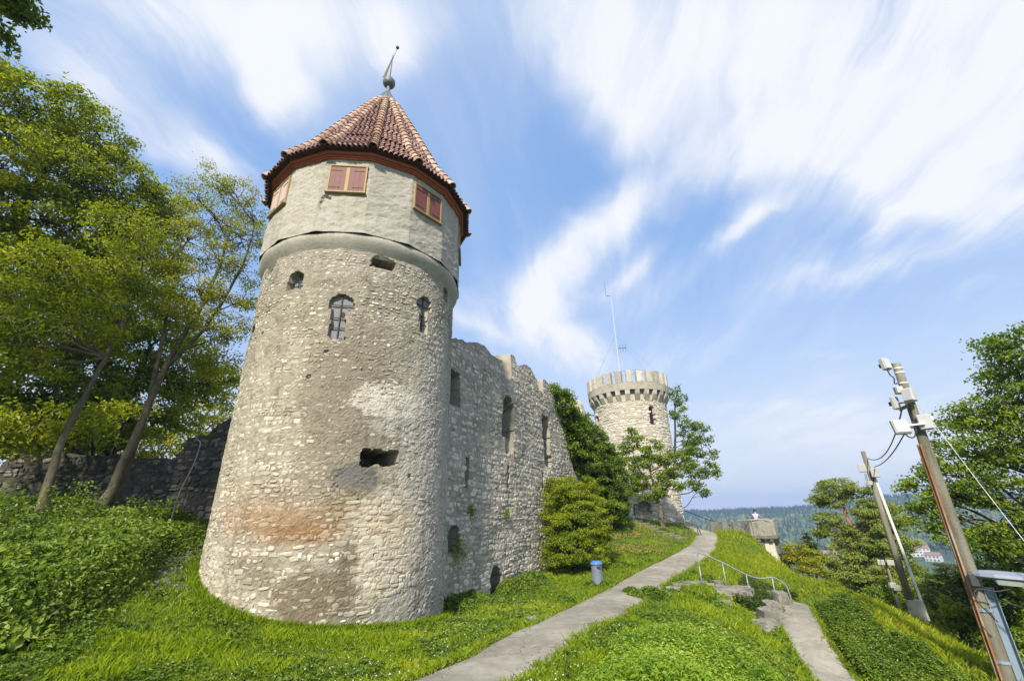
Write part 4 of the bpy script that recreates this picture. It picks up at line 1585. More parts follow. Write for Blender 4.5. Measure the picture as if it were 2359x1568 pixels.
lay_stones(bw, courses(.2, arc[-1] - .1, 1.0, 7.2, .17, .32, 17, lambda s, z: (.9 if np.interp(s, arc, base) < z < np.interp(s, arc, c[:, 2]) - .12 else 0), .86), bw_frame, M_bw1, M_bwm, .03, 250, 9)
dp = [PE(-36.2, 8.0, 19.0), PE(-35.9, 8.1, 18.9), PE(-35.6, 7.6, 18.8), PE(-35.8, 5.4, 18.8), PE(-36.4, 2.6, 18.9), on(-36.5, 18.9)]
tag(MB().add(*tube(curve_pts(dp, 30), .02, 8)).build('drain_pipe', M_galv, None, loc=dp[-1], smooth=True), 'thin white bent pipe standing against the dark wall left of the tower', 'pipe')

# ---- lookout turret, merlons, terrace rail ----------------------------------
LTp = P2(27.15, 40.0)
lt = thing('lookout_turret', (LTp[0], LTp[1], Hs(LTp[0], LTp[1])), 'weathered concrete lookout turret with corbelled parapet at the edge of the hill', 'turret')
n0 = -LTp / np.linalg.norm(LTp)


def octa(name, prof, mat, parent, c=LTp, sides=8, ph=.3):
    V, F = lathe(prof, (0, 0, 0), sides)
    a = np.arctan2(V[:, 0], V[:, 1]) + ph
    r = np.hypot(V[:, 0], V[:, 1])
    X = np.stack([c[0] + r * np.sin(a), c[1] + r * np.cos(a), V[:, 2]], 1)
    return make_mesh(name, X, F, mat, parent)


M_conc2 = stone_mat('weathered_concrete', [(.12, .115, .095), (.21, .20, .165), (.31, .295, .245)], 'obj', (9, .6, .04), scale=1.6, hf=.3, grime=.7)
octa('parapet', [(.9, .62), (1.16, .62), (1.14, 1.66), (1.10, 1.7), (.92, 1.7), (.92, .7), (.1, .7)], M_conc2, lt)
octa('ledge', [(.9, .42), (1.20, .42), (1.22, .5), (1.20, .6), (.9, .62)], M_conc2, lt)
octa('column', [(.98, -4.5), (.86, -.2), (.84, .30), (.95, .42)], M_conc, lt)
for k in range(8):
    a = .3 + PI / 8 + k * PI / 4
    n = np.array([math.sin(a), math.cos(a), 0])
    V, F = wedge(np.array([LTp[0], LTp[1], 0]) + n * .72, n, np.array([-n[1], n[0], 0]), .20, .36, .08, .42, .12)
    MB().add(V, F).build('corbel', M_conc2, lt)
    V, F = bevel_box(np.array([LTp[0], LTp[1], 1.36]) + n * 1.05, (.26, .05, .3), .02, [np.array([-n[1], n[0], 0]), n, up])
    MB().add(V, F).build('panel', M_conc2, lt)
mw = thing('terrace_parapet', on(23.9, 38.3), 'three rounded stone battlements at the end of the path left of the lookout turret', 'parapet')
for az_, w_ in ((22.7, .70), (23.75, .50), (24.75, .46)):
    b = on(az_, 38.3)
    n = -P2(az_, 1.0)
    n3 = np.array([n[0], n[1], 0])
    V, F = bevel_box((b[0], b[1], b[2] + .12), (w_, .45, 1.35), .07, [np.array([-n[1], n[0], 0]), n3, up])
    V[:, 2] = np.where(V[:, 2] > b[2] + .5, 1.62, V[:, 2])
    MB().add(V, F).build('merlon', M_conc2, mw)
b0, b1 = on(22.4, 38.5), on(25.3, 38.5)
MB().add(*box(((b0[0] + b1[0]) / 2, (b0[1] + b1[1]) / 2, .25), (np.linalg.norm(b1 - b0), .4, .75), [np.array([wn[0] * 0 + math.cos(math.radians(24)), -math.sin(math.radians(24)), 0]), np.array([math.sin(math.radians(24)), math.cos(math.radians(24)), 0]), up])).build('base_wall', M_conc2, mw)
deck = tag(MB().add(*lathe([(1.8, -.6), (1.8, .5), (.01, .5)], (*P2(26.2, 40.8), 0), 20)).build('lookout_terrace', M_conc2), kind='structure')
tr = [PE(25.1, -1.05, 39), PE(26.5, -1.0, 38.9), PE(28.2, -.95, 38.9)]
railing('terrace_rail', tr, (.02, .5), 'thin pale metal rail in front of the person on the lookout', M_galv, .025)
for q, (a0, a1, lab) in enumerate([((19.9, .05, 41), (26.3, -1.75, 60), 'thin dark cable running down behind the battlemented tower'), ((28.7, -2.85, 52), (33.6, -4.4, 46), 'thin dark cable hanging between turret and pine tree')]):
    A_, B_ = PE(*a0), PE(*a1)
    pts = [A_ + (B_ - A_) * u - np.array([0, 0, .35 * math.sin(PI * u)]) for u in np.linspace(0, 1, 16)]
    tag(MB().add(*tube(pts, .03, 5)).build('cable', M_iron, None, loc=A_), lab, 'cable')

# ------------------------------------------------------------------ small built things
def azdir(az):
    """tangent to the viewer's right, direction away from the viewer, up"""
    a = math.radians(az)
    return np.array([math.cos(a), -math.sin(a), 0]), np.array([math.sin(a), math.cos(a), 0]), np.array([0, 0, 1.0])


# litter bin
b = on(9.2, 20)
bin_ = thing('litter_bin', b, 'grey metal litter bin with a blue lid standing beside the path', 'bin')
M_binbody = simple_mat('grey_blue_metal', [(.16, .19, .25), (.22, .25, .31)], 3, .5, metal=.2, bump=(20, .1, .01))
M_blue = simple_mat('blue_lid', [(.05, .15, .42), (.08, .21, .52)], 3, .4)
V, F = lathe([(.17, -.1), (.195, .02), (.205, .70), (.215, .70), (.215, .73), (.2, .73)], b, 28)
make_mesh('body', V, F, M_binbody, bin_, smooth=False)
V, F = lathe([(.235, .74), (.245, .765), (.22, .82), (.14, .87), (.01, .885)], b, 28)
make_mesh('lid', V, F, M_blue, bin_, smooth=True)
t_, aw, u_ = azdir(9.2)
MB().add(*bevel_box(b - aw * .2 + t_ * .08 + [0, 0, .655], (.16, .05, .07), .01, [t_, -aw, u_])).build('slot', M_dark, bin_)
for q in range(10):
    a = 2 * PI * q / 10
    n = np.array([math.sin(a), math.cos(a), 0])
    MB().add(*box(b + n * .203 + [0, 0, .34], (.012, .012, .62), [np.array([-n[1], n[0], 0]), n, u_])).build('rib', M_binbody, bin_)


def rock(c, size, rot, seed, sub=8, power=.26, amp=.055):
    g = np.linspace(-1, 1, sub)
    V, F, n = [], [], 0
    for k in range(3):
        for sg in (-1, 1):
            A, B = np.meshgrid(g, g, indexing='ij')
            P = np.zeros((sub, sub, 3))
            P[..., k] = sg
            P[..., (k + 1) % 3] = A
            P[..., (k + 2) % 3] = B
            V.append(P.reshape(-1, 3))
            i, j = np.meshgrid(np.arange(sub - 1), np.arange(sub - 1), indexing='ij')
            i, j = i.ravel(), j.ravel()
            f = np.stack([i * sub + j, (i + 1) * sub + j, (i + 1) * sub + j + 1, i * sub + j + 1], 1)
            F.append((f if sg > 0 else f[:, ::-1]) + n)
            n += sub * sub
    V = np.vstack(V)
    nrm = V / np.linalg.norm(V, axis=1)[:, None]
    V = V * (1 - power * .5) + nrm * power * .75
    d = (fbm(V[:, 0] * 1.8 + seed * 3.1 + V[:, 2] * .7, V[:, 1] * 1.8 + V[:, 2] * 2.1, seed) - .5) * 2
    d2 = (vnoise(V[:, 0] * 6 + V[:, 2] * 3, V[:, 1] * 6 + V[:, 2] * 5, seed + 5) - .5)
    V = V * (1 + amp * 3 * d[:, None] + amp * .8 * d2[:, None])
    V = V * np.array(size) / 2
    ca, sa = math.cos(rot), math.sin(rot)
    V = V @ np.array([[ca, sa, 0], [-sa, ca, 0], [0, 0, 1]])
    return V + np.asarray(c), np.vstack(F)


M_rock = stone_mat('grey_limestone_block', [(.11, .107, .09), (.21, .20, .17), (.33, .315, .275)], None, (14, .8, .03), scale=2.2, hf=.45, grime=.4)
for az, el, d, size, rot, lab in [
        (23.4, -8.05, 20.6, (1.05, .75, .38), -.35, 'upper slab of the big grey limestone block left of the handrail'),
        (22.9, -8.75, 20.1, (.85, .7, .42), -.2, 'lower slab of the big grey limestone block left of the handrail'),
        (24.2, -8.5, 20.5, (.5, .55, .6), .3, 'rounded end block of the upper limestone pair beside the handrail'),
        (26.2, -9.25, 20.3, (.9, .4, .16), -.45, 'flat limestone tread above the start of the lower path'),
        (25.9, -9.9, 19.6, (.85, .45, .2), -.5, 'flat pale limestone slab below the upper tread by the lower path'),
        (27.1, -10.0, 19.7, (.42, .5, .66), -.2, 'upright limestone block left of the lower path'),
        (26.6, -10.9, 18.8, (.42, .6, .6), -.1, 'lower upright limestone block at the left edge of the lower path'),
        (27.9, -9.4, 21.2, (.4, .5, .6), .2, 'dark upright stone at the foot of the handrail'),
        (28.55, -9.5, 21.4, (.2, .4, .25), .1, 'small pale stone wedge beside the top of the lower path'),
        (25.55, -11.55, 18.0, (.42, .4, .3), .4, 'small pale square stone in the grass below the slabs'),
        (22.2, -9.9, 18.9, (.4, .25, .12), .1, 'small flat stone lying in the grass below the big block'),
        (27.2, -8.6, 21.6, (.3, .3, .16), .5, 'small broken stone step under the lower handrail post'),
        (22.0, -7.1, 21.6, (.25, .25, .12), .7, 'small broken stone step under the second handrail post')]:
    az = az - (.45 if az > 26.4 else 0)
    p = PE(az, el, d)
    q_ = P2(az, d)
    zg = Hs(q_[0], q_[1])
    size = tuple(v * 1.12 for v in size)
    p[2] = max(p[2], zg + size[2] * .15) if p[2] < zg + .3 else min(p[2], zg + size[2] * .32)
    V, F = rock(p, size, rot, int(abs(az * 10 + el * 7)))
    tag(MB().add(V, F).build('limestone_block', M_rock, None, loc=p), lab, 'stone', 'limestone blocks beside the lower path')
for az, el, d, size, rot, lab in [
        (19.1, -7.05, 20.6, (.85, .45, .10), -.6, 'long pale paving slab at the path edge near the handrail'),
        (18.2, -7.4, 19.8, (.7, .4, .09), -.6, 'middle paving slab along the path edge'),
        (17.4, -7.9, 18.9, (.5, .4, .09), -.5, 'nearest paving slab along the path edge'),
        (20.2, -6.7, 21.3, (.55, .35, .12), -.5, 'short paving slab where the steps leave the path'),
        (14.7, -9.0, 16.7, (.35, .25, .07), .2, 'small flat stone in the weeds at the right path edge'),
        (2.3, -10.9, 13.2, (.62, .32, .06), .3, 'flat grey stone slab sunk in the grass left of the path')]:
    p = on(az, d, .03)
    V, F = rock(p, size, rot, int(abs(az * 10 + el * 7)), 6, .2, .03)
    tag(MB().add(V, F).build('paving_slab', M_rock, None, loc=p), lab, 'slab')
M_step = M_rock
st = thing('garden_steps', on(24, 21.8), 'overgrown stone steps running down beside the steel handrail', 'steps')
for q in range(10):
    u = q / 9
    p = on(20.9 + 7.3 * u, 21.1 + 1.2 * u, .0)
    V, F = rock((p[0], p[1], p[2] + .01), (.55, .26, .15), -.5, 100 + q, 5, .25, .05)
    MB().add(V, F).build('step', M_step, st)

# handrail of bent galvanised pipe
hr = [(20.40, -5.6, 20.9), (20.38, -4.75, 20.9), (20.55, -4.33, 20.9), (21.0, -4.40, 20.9), (22.8, -5.22, 21.2), (24.9, -6.30, 21.6), (26.1, -6.62, 21.9), (27.25, -6.50, 22.2), (27.9, -6.75, 22.35), (28.35, -7.15, 22.4), (28.48, -7.75, 22.4), (28.55, -8.7, 22.4)]
g = thing('handrail', on(20.4, 20.9), 'bent galvanised steel handrail beside the overgrown steps', 'handrail')
MB().add(*tube(curve_pts([PE(*h) for h in hr], 90), .026, 8)).build('top_rail', M_galv, g, smooth=True)
for az, el, d in ((22.8, -5.25, 21.2), (24.9, -6.33, 21.6), (27.25, -6.55, 22.2)):
    p = PE(az, el, d)
    MB().add(*tube([p, [p[0], p[1], Hs(p[0], p[1]) - .2]], .024, 8)).build('post', M_galv, g, smooth=True)
for az, el, d in ((20.4, -5.5, 20.9), (28.55, -8.6, 22.4)):
    p = PE(az, el, d)
    MB().add(*tube([p, [p[0], p[1], Hs(p[0], p[1]) - .2]], .026, 8)).build('post', M_galv, g, smooth=True)

# poles ---------------------------------------------------------------
M_pole = simple_mat('weathered_wood_pole', [(.12, .11, .075), (.21, .195, .145), (.30, .285, .225)], 1.6, .85, stretch=(4, 4, .5), bump=(30, 1.0, .03), tint=None, detail=10)
M_rust = simple_mat('rusty_steel', [(.20, .085, .03), (.30, .15, .07), (.36, .29, .22)], 2.5, .8, stretch=(2, 2, .6), bump=(25, .3, .01))
M_bluesteel = simple_mat('blue_grey_steel', [(.22, .29, .37), (.31, .38, .46)], 1.5, .5, metal=.35, stretch=(2, 2, .5), bump=(14, .2, .01))
M_box = simple_mat('off_white_plastic', [(.34, .34, .32), (.42, .42, .40)], 5, .5)
M_panel = simple_mat('pale_grey_panel', [(.40, .41, .41), (.48, .48, .47)], 5, .5)
M_cream = simple_mat('cream_plastic', [(.38, .34, .22), (.44, .40, .28)], 5, .5)
M_cable = simple_mat('black_cable', [(.02, .02, .022), (.035, .035, .04)], 5, .6)
PD = 16.0
pb = on(42.45, PD)
pole = thing('utility_pole', pb, 'tall wooden pole carrying white panel antennas and a street lamp, at the right edge', 'pole')
ptop = PE(42.75, 13.15, PD)
pbase = pb - np.array([0, 0, .6])
axis = lambda z: pbase + (ptop - pbase) * ((z - pbase[2]) / (ptop[2] - pbase[2]))
zs = np.linspace(pbase[2], ptop[2], 14)
MB().add(*tube([axis(z) for z in zs], np.linspace(.155, .10, 14), 14)).build('shaft', M_pole, pole, smooth=True)
tA, aA, uA = azdir(42.5)
AX = [tA, aA, uA]
# rusty angle along the left side, blue-grey U section on the lower right
MB().add(*tube([axis(z) - tA * (.17 - .05 * (z - pbase[2]) / 8) - aA * .05 for z in np.linspace(pbase[2], 3.9, 10)], .034, 5)).build('rusty_conduit', M_rust, pole)
MB().add(*tube([axis(z) - tA * (.115 - .04 * (z - pbase[2]) / 8) - aA * .14 for z in np.linspace(pbase[2], 3.9, 10)], .026, 5)).build('rusty_conduit', M_rust, pole)
m = MB()
zl = .35
for off, w, dd in ((.235, .13, 0), ):
    c0, c1 = axis(pbase[2]) + tA * .24, axis(zl + .25) + tA * .19
    cc, hh = (c0 + c1) / 2, np.linalg.norm(c1 - c0)
    m.add(*bevel_box(cc, (.17, .03, hh), .006, AX))
    m.add(*bevel_box(cc + tA * .085 - aA * .05, (.02, .12, hh), .006, AX))
    m.add(*bevel_box(cc - tA * .085 - aA * .05, (.02, .12, hh), .006, AX))
m.build('steel_channel', M_bluesteel, pole)
for z in (-.9, .1):
    MB().add(*tube([axis(z), axis(z + .06)], .165, 14)).build('clamp', M_bluesteel, pole)
# lamp
lamp = thing('street_lamp', PE(42.7, -5.9, 15.75), 'grey flat street lamp head clamped to the antenna pole', 'street lamp')
L0 = PE(42.65, -5.55, 15.7)
ld = tA * .995 - np.array([0, 0, .05])
sec = [(0, .10, .075), (.12, .17, .115), (.35, .21, .13), (.9, .21, .125), (1.15, .15, .10), (1.28, .05, .04)]
V = []
for x, w, h in sec:
    c = L0 + ld * x
    for a, b_ in ((-1, 0), (-.9, .55), (-.35, 1), (.35, 1), (.9, .55), (1, 0), (.8, -.35), (-.8, -.35)):
        V.append(c + aA * a * w + uA * b_ * h)
V = np.array(V)
F = [[i_ * 8 + k, i_ * 8 + (k + 1) % 8, (i_ + 1) * 8 + (k + 1) % 8, (i_ + 1) * 8 + k] for i_ in range(len(sec) - 1) for k in range(8)]
M_lamp = simple_mat('grey_lamp_housing', [(.17, .20, .25), (.23, .26, .32)], 2, .45, metal=.2)
MB().add(V, [np.array(F), np.array([list(range(8))[::-1], list(range((len(sec) - 1) * 8, len(sec) * 8))])]).build('housing', M_lamp, lamp)
V = []
for x, w, h in ((.3, .15, .0), (.36, .17, .10), (.95, .16, .10), (1.02, .13, .0)):
    c = L0 + ld * x - uA * .045
    V += [c - aA * w, c + aA * w, c + aA * w * .8 - uA * h, c - aA * w * .8 - uA * h]
F = [[i_ * 4 + k, i_ * 4 + (k + 1) % 4, (i_ + 1) * 4 + (k + 1) % 4, (i_ + 1) * 4 + k] for i_ in range(3) for k in range(4)]
MB().add(np.array(V), np.array(F)).build('glass_cover', simple_mat('lamp_glass', [(.33, .36, .34), (.4, .43, .4)], 2, .15, spec=.6), lamp)
MB().add(*bevel_box(L0 - tA * .02 - uA * .10, (.16, .22, .30), .03, AX)).build('bracket', M_darkrail, lamp)
q = [L0 - uA * .18 + tA * .75, L0 - uA * .3 + tA * .3 - aA * .1, L0 - uA * .28 - tA * .02 - aA * .15, L0 - uA * .5 - tA * .1 - aA * .2, L0 - uA * .9 + tA * .12 - aA * .2]
MB().add(*tube(curve_pts(q, 24), .013, 6)).build('cable_loop', M_cable, lamp)
for aa, bb, lab, rr in ((PE(43.1, -7.15, 15.6), PE(47.5, -8.6, 15.0), 'dark cable leaving the lamp bracket to the lower right', .016), (PE(43.2, 9.3, 16), PE(46.3, 3.9, 15.2), 'pale steel guy wire running from the antenna pole down to the right', .008)):
    dd = (bb - aa)
    MB_ = MB().add(*tube([aa, aa + dd * .5, aa + dd * 2.2] if 'guy' not in lab else [aa, aa + dd * .01], rr, 6))
    if 'guy' in lab:
        MB_ = MB().add(*tube([axis(5.35), PE(43.7, 7.6, 15.9), PE(45.15, 1.98, 15.5), PE(46.45, -2.86, 15.1), PE(49.5, -12, 14.2)], rr, 6))
    tag(MB_.build('wire', M_galv if 'guy' in lab else M_cable, None, loc=aa), lab, 'wire')
V, F = lathe([(.01, -.1), (.06, -.06), (.075, 0), (.05, .06), (.02, .12)], PE(43.7, 7.6, 15.9), 12)
tag(make_mesh('insulator', V, F, M_wpaint, loc=PE(43.7, 7.6, 15.9), smooth=True), 'small white insulator on the guy wire beside the antenna pole', 'insulator')


def antenna(c, w, h, th, yaw, label, mat, tilt=0.0, fins=False):
    ca, sa = math.cos(yaw), math.sin(yaw)
    x_ = tA * ca + aA * sa
    y_ = aA * ca - tA * sa
    z_ = uA * math.cos(tilt) + y_ * math.sin(tilt)
    y2 = np.cross(z_, x_)
    ax = [x_, y2, z_]
    w, h, th = w * .86, h * .86, th * .8
    g = thing('panel_antenna', c, label, 'antenna', 'panel antennas on the tall pole')
    MB().add(*bevel_box(c, (w, th, h), .02, ax)).build('housing', mat, g)
    MB().add(*bevel_box(c - y2 * (th / 2 + .012), (w * .86, .02, h * .86), .008, ax)).build('front_cover', M_panel, g)
    m = MB().add(*box(c + y2 * (th / 2 + .05), (w * .25, .1, h * .3), ax)).add(*tube([c + y2 * .06, axis(c[2])], .022, 6))
    m.build('mount', M_darkrail, g)
    return g


antenna(PE(41.9, 13.3, 15.8), .26, .40, .16, .95, 'topmost white panel antenna at the tip of the pole', M_box, .1)
antenna(PE(42.2, 10.6, 15.7), .20, .24, .18, .5, 'small cream box antenna just under the pole top', M_cream)
antenna(PE(42.85, 10.0, 15.5), .30, .42, .20, -.5, 'white panel antenna on the right of the upper pole', M_box, .1)
antenna(PE(41.6, 9.45, 15.8), .22, .42, .12, 1.0, 'white panel antenna at the left end of the crossarm', M_box)
antenna(PE(41.4, 7.15, 15.5), .42, .46, .14, .45, 'largest white square antenna hanging low on the left of the pole', M_box, .25)
antenna(PE(43.25, 7.35, 15.8), .34, .48, .10, .0, 'flat grey-white antenna on the right of the pole below the crossarm', M_box)
MB().add(*tube([PE(41.7, 8.75, 15.8), PE(43.05, 9.25, 15.8)], .045, 8)).build('crossarm', M_pole, pole)
MB().add(*bevel_box(PE(42.3, 7.2, 15.7), (.5, .08, .05), .01, AX)).build('bracket', M_wpaint, pole)
for z in (5.55, 5.85, 5.98):
    MB().add(*tube([axis(z), axis(z + .035)], .112, 14)).build('band', M_wpaint, pole)
for q in ([PE(41.9, 12.9, 15.7), PE(42.0, 12.2, 15.7), PE(42.2, 11.8, 15.7), PE(42.1, 11.3, 15.7), PE(42.4, 11.2, 15.7), PE(42.4, 10.4, 15.7), PE(42.55, 9.4, 15.7)],
          [PE(42.6, 9.2, 15.7), PE(42.5, 8.2, 15.7), PE(42.5, 7.3, 15.7), PE(42.2, 6.2, 15.7), PE(41.8, 6.1, 15.5), PE(41.5, 6.5, 15.4)]):
    MB().add(*tube(curve_pts(q, 26), .016, 6)).build('cable', M_cable, pole)

P2D = 28.0
p2b = on(37.9, P2D)
pole2 = thing('utility_pole', p2b, 'thinner distant wooden pole in a concrete foot with small boxes near its top', 'pole')
p2t = PE(37.9, 5.2, P2D)
MB().add(*tube([p2b, (p2b + p2t) / 2, p2t], [.15, .12, .095], 12)).build('shaft', M_pole, pole2, smooth=True)
tB, aB, uB = azdir(37.9)
MB().add(*tube([p2b + tB * .42, p2t + tB * .12 - uB * .9], .055, 8)).build('white_conduit', M_wpaint, pole2)
V, F = box(p2b + tB * .10 + [0, 0, .18], (.62, .5, 1.15), [tB, aB, uB], .8)
MB().add(V, F).build('concrete_foot', M_conc, pole2)
for o_, z_, s_ in ((-.22, 4.15, (.3, .2, .36)), (.2, 3.9, (.32, .2, .40)), (-.15, 3.45, (.3, .16, .2))):
    MB().add(*bevel_box(np.array([p2t[0], p2t[1], z_]) + tB * o_ - aB * .2, s_, .02, [tB, aB, uB])).build('junction_box', M_box, pole2)
MB().add(*tube([np.array([p2t[0], p2t[1], 4.05]) - tB * .35, np.array([p2t[0], p2t[1], 4.05]) + tB * .35], .03, 6)).build('crossarm', M_iron, pole2)
for (a_, b_, sag, lab) in ((PE(41.9, 8.67, 15.8), PE(38.1, 4.5, 28), .5, 'upper sagging black cable between the two poles'), (PE(41.85, 7.0, 15.8), PE(38.4, 3.65, 28), .2, 'lower sagging black cable between the two poles')):
    pts = [a_ + (b_ - a_) * u - np.array([0, 0, sag * 4 * u * (1 - u)]) for u in np.linspace(0, 1, 24)]
    tag(MB().add(*tube(pts, .018, 5)).build('cable', M_cable, None, loc=a_), lab, 'cable', 'cables between the poles')
for o_ in (-.4, -.3):
    a_ = np.array([p2t[0], p2t[1], 3.9]) + tB * o_ * .5
    tag(MB().add(*tube([a_, p2b + tB * o_ * 2.2 + aB * 2], .012, 4)).build('wire', M_cable, None, loc=a_), 'thin stay wire beside the distant pole, ' + ('outer one' if o_ < -.35 else 'inner one nearer the pole'), 'wire')
fl = thing('floodlight_post', on(37.0, 33), 'low post with three pale floodlights among the trees behind the distant pole', 'floodlight')
fb = on(37.0, 33)
MB().add(*tube([fb, PE(37.0, -4.6, 33)], .07, 8)).build('post', M_pole, fl)
for az, el in ((36.65, -4.85), (37.35, -4.85), (37.0, -6.7), (37.25, -6.9)):
    MB().add(*bevel_box(PE(az, el, 32.8), (.30, .14, .26), .02, AX)).build('floodlight', M_box, fl)

# ------------------------------------------------------------------ person on the lookout
def skin(name, joints, edges, mat, parent, sub=2):
    names = list(joints)
    me = bpy.data.meshes.new(name)
    me.from_pydata([joints[k][0] for k in names], [(names.index(a), names.index(b)) for a, b in edges], [])
    o = bpy.data.objects.new(name, me)
    COL.objects.link(o)
    o.parent = parent
    sk = o.modifiers.new('skin', 'SKIN')
    lay = me.skin_vertices[0].data if me.skin_vertices else None
    if lay is None:
        bpy.context.view_layer.objects.active = o
    sv = me.skin_vertices[0].data
    for k, nme in enumerate(names):
        r = joints[nme][1]
        sv[k].radius = (r, r) if not isinstance(r, tuple) else r
        sv[k].use_root = (k == 0)
    sb = o.modifiers.new('smooth', 'SUBSURF')
    sb.levels = sub
    sb.render_levels = sub
    me.materials.append(mat)
    return o


def person():
    f = P2(26.95, 39.95)
    g = thing('person', (f[0], f[1], .70), 'person in a pale lilac short-sleeved shirt leaning on the lookout parapet, seen from behind', 'person')
    g.rotation_euler = (0, 0, -math.radians(35))
    M_skin = simple_mat('skin', [(.42, .25, .18), (.48, .30, .22)], 8, .6)
    M_shirt = simple_mat('lilac_cotton', [(.36, .34, .58), (.43, .41, .66)], 6, .9, bump=(20, .3, .01))
    M_trous = simple_mat('dark_trousers', [(.03, .035, .06), (.05, .055, .08)], 6, .9)
    M_hair = simple_mat('dark_hair', [(.015, .012, .01), (.04, .03, .025)], 20, .7)
    J = {'pelvis': ((0, 0, .92), .13), 'waist': ((0, .03, 1.06), .12), 'chest': ((0, .09, 1.26), .15), 'neck0': ((0, .12, 1.40), .075), 'neck1': ((0, .14, 1.47), .052),
         'head0': ((0, .16, 1.54), .075), 'head1': ((0, .165, 1.62), .088), 'head2': ((0, .15, 1.67), .06),
         'shR': ((.18, .09, 1.36), .062), 'elR': ((.30, .24, 1.14), .043), 'wrR': ((.36, .46, 1.10), .03), 'haR': ((.38, .55, 1.09), .035),
         'shL': ((-.18, .09, 1.36), .062), 'elL': ((-.27, .2, 1.12), .043), 'wrL': ((-.2, .42, 1.09), .03), 'haL': ((-.16, .52, 1.08), .035),
         'hiR': ((.09, 0, .86), .095), 'knR': ((.10, .03, .48), .062), 'anR': ((.11, 0, .09), .042), 'toR': ((.12, .14, .04), .038),
         'hiL': ((-.09, 0, .86), .095), 'knL': ((-.10, .02, .48), .062), 'anL': ((-.11, -.04, .09), .042), 'toL': ((-.13, .10, .04), .038)}
    E_ = [('pelvis', 'waist'), ('waist', 'chest'), ('chest', 'neck0'), ('neck0', 'neck1'), ('neck1', 'head0'), ('head0', 'head1'), ('head1', 'head2'),
          ('chest', 'shR'), ('shR', 'elR'), ('elR', 'wrR'), ('wrR', 'haR'), ('chest', 'shL'), ('shL', 'elL'), ('elL', 'wrL'), ('wrL', 'haL'),
          ('pelvis', 'hiR'), ('hiR', 'knR'), ('knR', 'anR'), ('anR', 'toR'), ('pelvis', 'hiL'), ('hiL', 'knL'), ('knL', 'anL'), ('anL', 'toL')]
    for s, k in ((1, 'R'), (-1, 'L')):
        h = J['ha' + k][0]
        for q, (dx, ln, dz) in enumerate(((-.028, .055, -.01), (-.010, .07, -.012), (.010, .068, -.014), (.028, .05, -.016))):
            J[f'f{q}a{k}'] = ((h[0] + dx, h[1] + .04, h[2] + .005), .011)
            J[f'f{q}b{k}'] = ((h[0] + dx * 1.1, h[1] + .04 + ln, h[2] + dz), .008)
            E_ += [('ha' + k, f'f{q}a{k}'), (f'f{q}a{k}', f'f{q}b{k}')]
        J['th' + k] = ((h[0] - s * .055, h[1] + .035, h[2] - .005), .010)
        E_.append(('ha' + k, 'th' + k))
    skin('body', J, E_, M_skin, g)
    sh = {'waist0': ((0, .0, .93), .155), 'waist': ((0, .03, 1.08), .145), 'chest': ((0, .09, 1.25), .175), 'neck0': ((0, .115, 1.385), .10),
          'shR': ((.17, .09, 1.34), .085), 'slR': ((.24, .165, 1.235), .07), 'shL': ((-.17, .09, 1.34), .085), 'slL': ((-.225, .15, 1.225), .07)}
    skin('shirt', sh, [('waist0', 'waist'), ('waist', 'chest'), ('chest', 'neck0'), ('chest', 'shR'), ('shR', 'slR'), ('chest', 'shL'), ('shL', 'slL')], M_shirt, g)
    tr_ = {'pelvis': ((0, 0, .93), .145), 'hiR': ((.09, 0, .82), .11), 'knR': ((.10, .03, .48), .082), 'anR': ((.11, 0, .09), .07), 'hiL': ((-.09, 0, .82), .11), 'knL': ((-.10, .02, .48), .082), 'anL': ((-.11, -.04, .09), .07)}
    skin('trousers', tr_, [('pelvis', 'hiR'), ('hiR', 'knR'), ('knR', 'anR'), ('pelvis', 'hiL'), ('hiL', 'knL'), ('knL', 'anL')], M_trous, g)
    a = np.linspace(-.25, PI / 2, 7)
    V, F = lathe([(max(.004, .102 * math.cos(q)), .118 * math.sin(q)) for q in a], (0, 0, 0), 14)
    V = V * [1, 1.1, 1] + [0, .145, 1.625]
    me = mesh_data('hair', V, [F], M_hair, None, True)
    o = bpy.data.objects.new('hair', me)
    COL.objects.link(o)
    o.parent = g


person()

# ------------------------------------------------------------------ vegetation
def leaves(P, out, L, W, fold=.25, droop=.1, tint=None, r=rng, up_bias=.45, ld=None):
    """folded leaf blades: P centres, out rough outward directions"""
    n = len(P)
    nrm = r.normal(0, 1, (n, 3)) * .6 + out * .55 + np.array([0, 0, up_bias])
    nrm /= np.linalg.norm(nrm, axis=1)[:, None] + 1e-9
    d = r.normal(0, 1, (n, 3)) + out * .5 - np.array([0, 0, droop])
    if ld is not None:
        d = ld + r.normal(0, .25, (n, 3))
    d -= (d * nrm).sum(1)[:, None] * nrm
    d /= np.linalg.norm(d, axis=1)[:, None] + 1e-9
    s = np.cross(d, nrm)
    L = np.broadcast_to(L, n)[:, None] * r.uniform(.7, 1.25, (n, 1))
    W = np.broadcast_to(W, n)[:, None] * r.uniform(.75, 1.2, (n, 1))
    A = P - d * L * .5
    B = P - d * L * .05 + s * W * .5 + nrm * W * fold
    C = P + d * L * .5 - nrm * L * .08
    D_ = P - d * L * .05 - s * W * .5 + nrm * W * fold
    V = np.stack([A, B, C, D_], 1).reshape(-1, 3)
    b = np.arange(n) * 4
    F = np.vstack([np.stack([b, b + 1, b + 2], 1), np.stack([b, b + 2, b + 3], 1)])
    if tint is None:
        tint = r.random(n)
    return V, F, np.repeat(tint, 4)


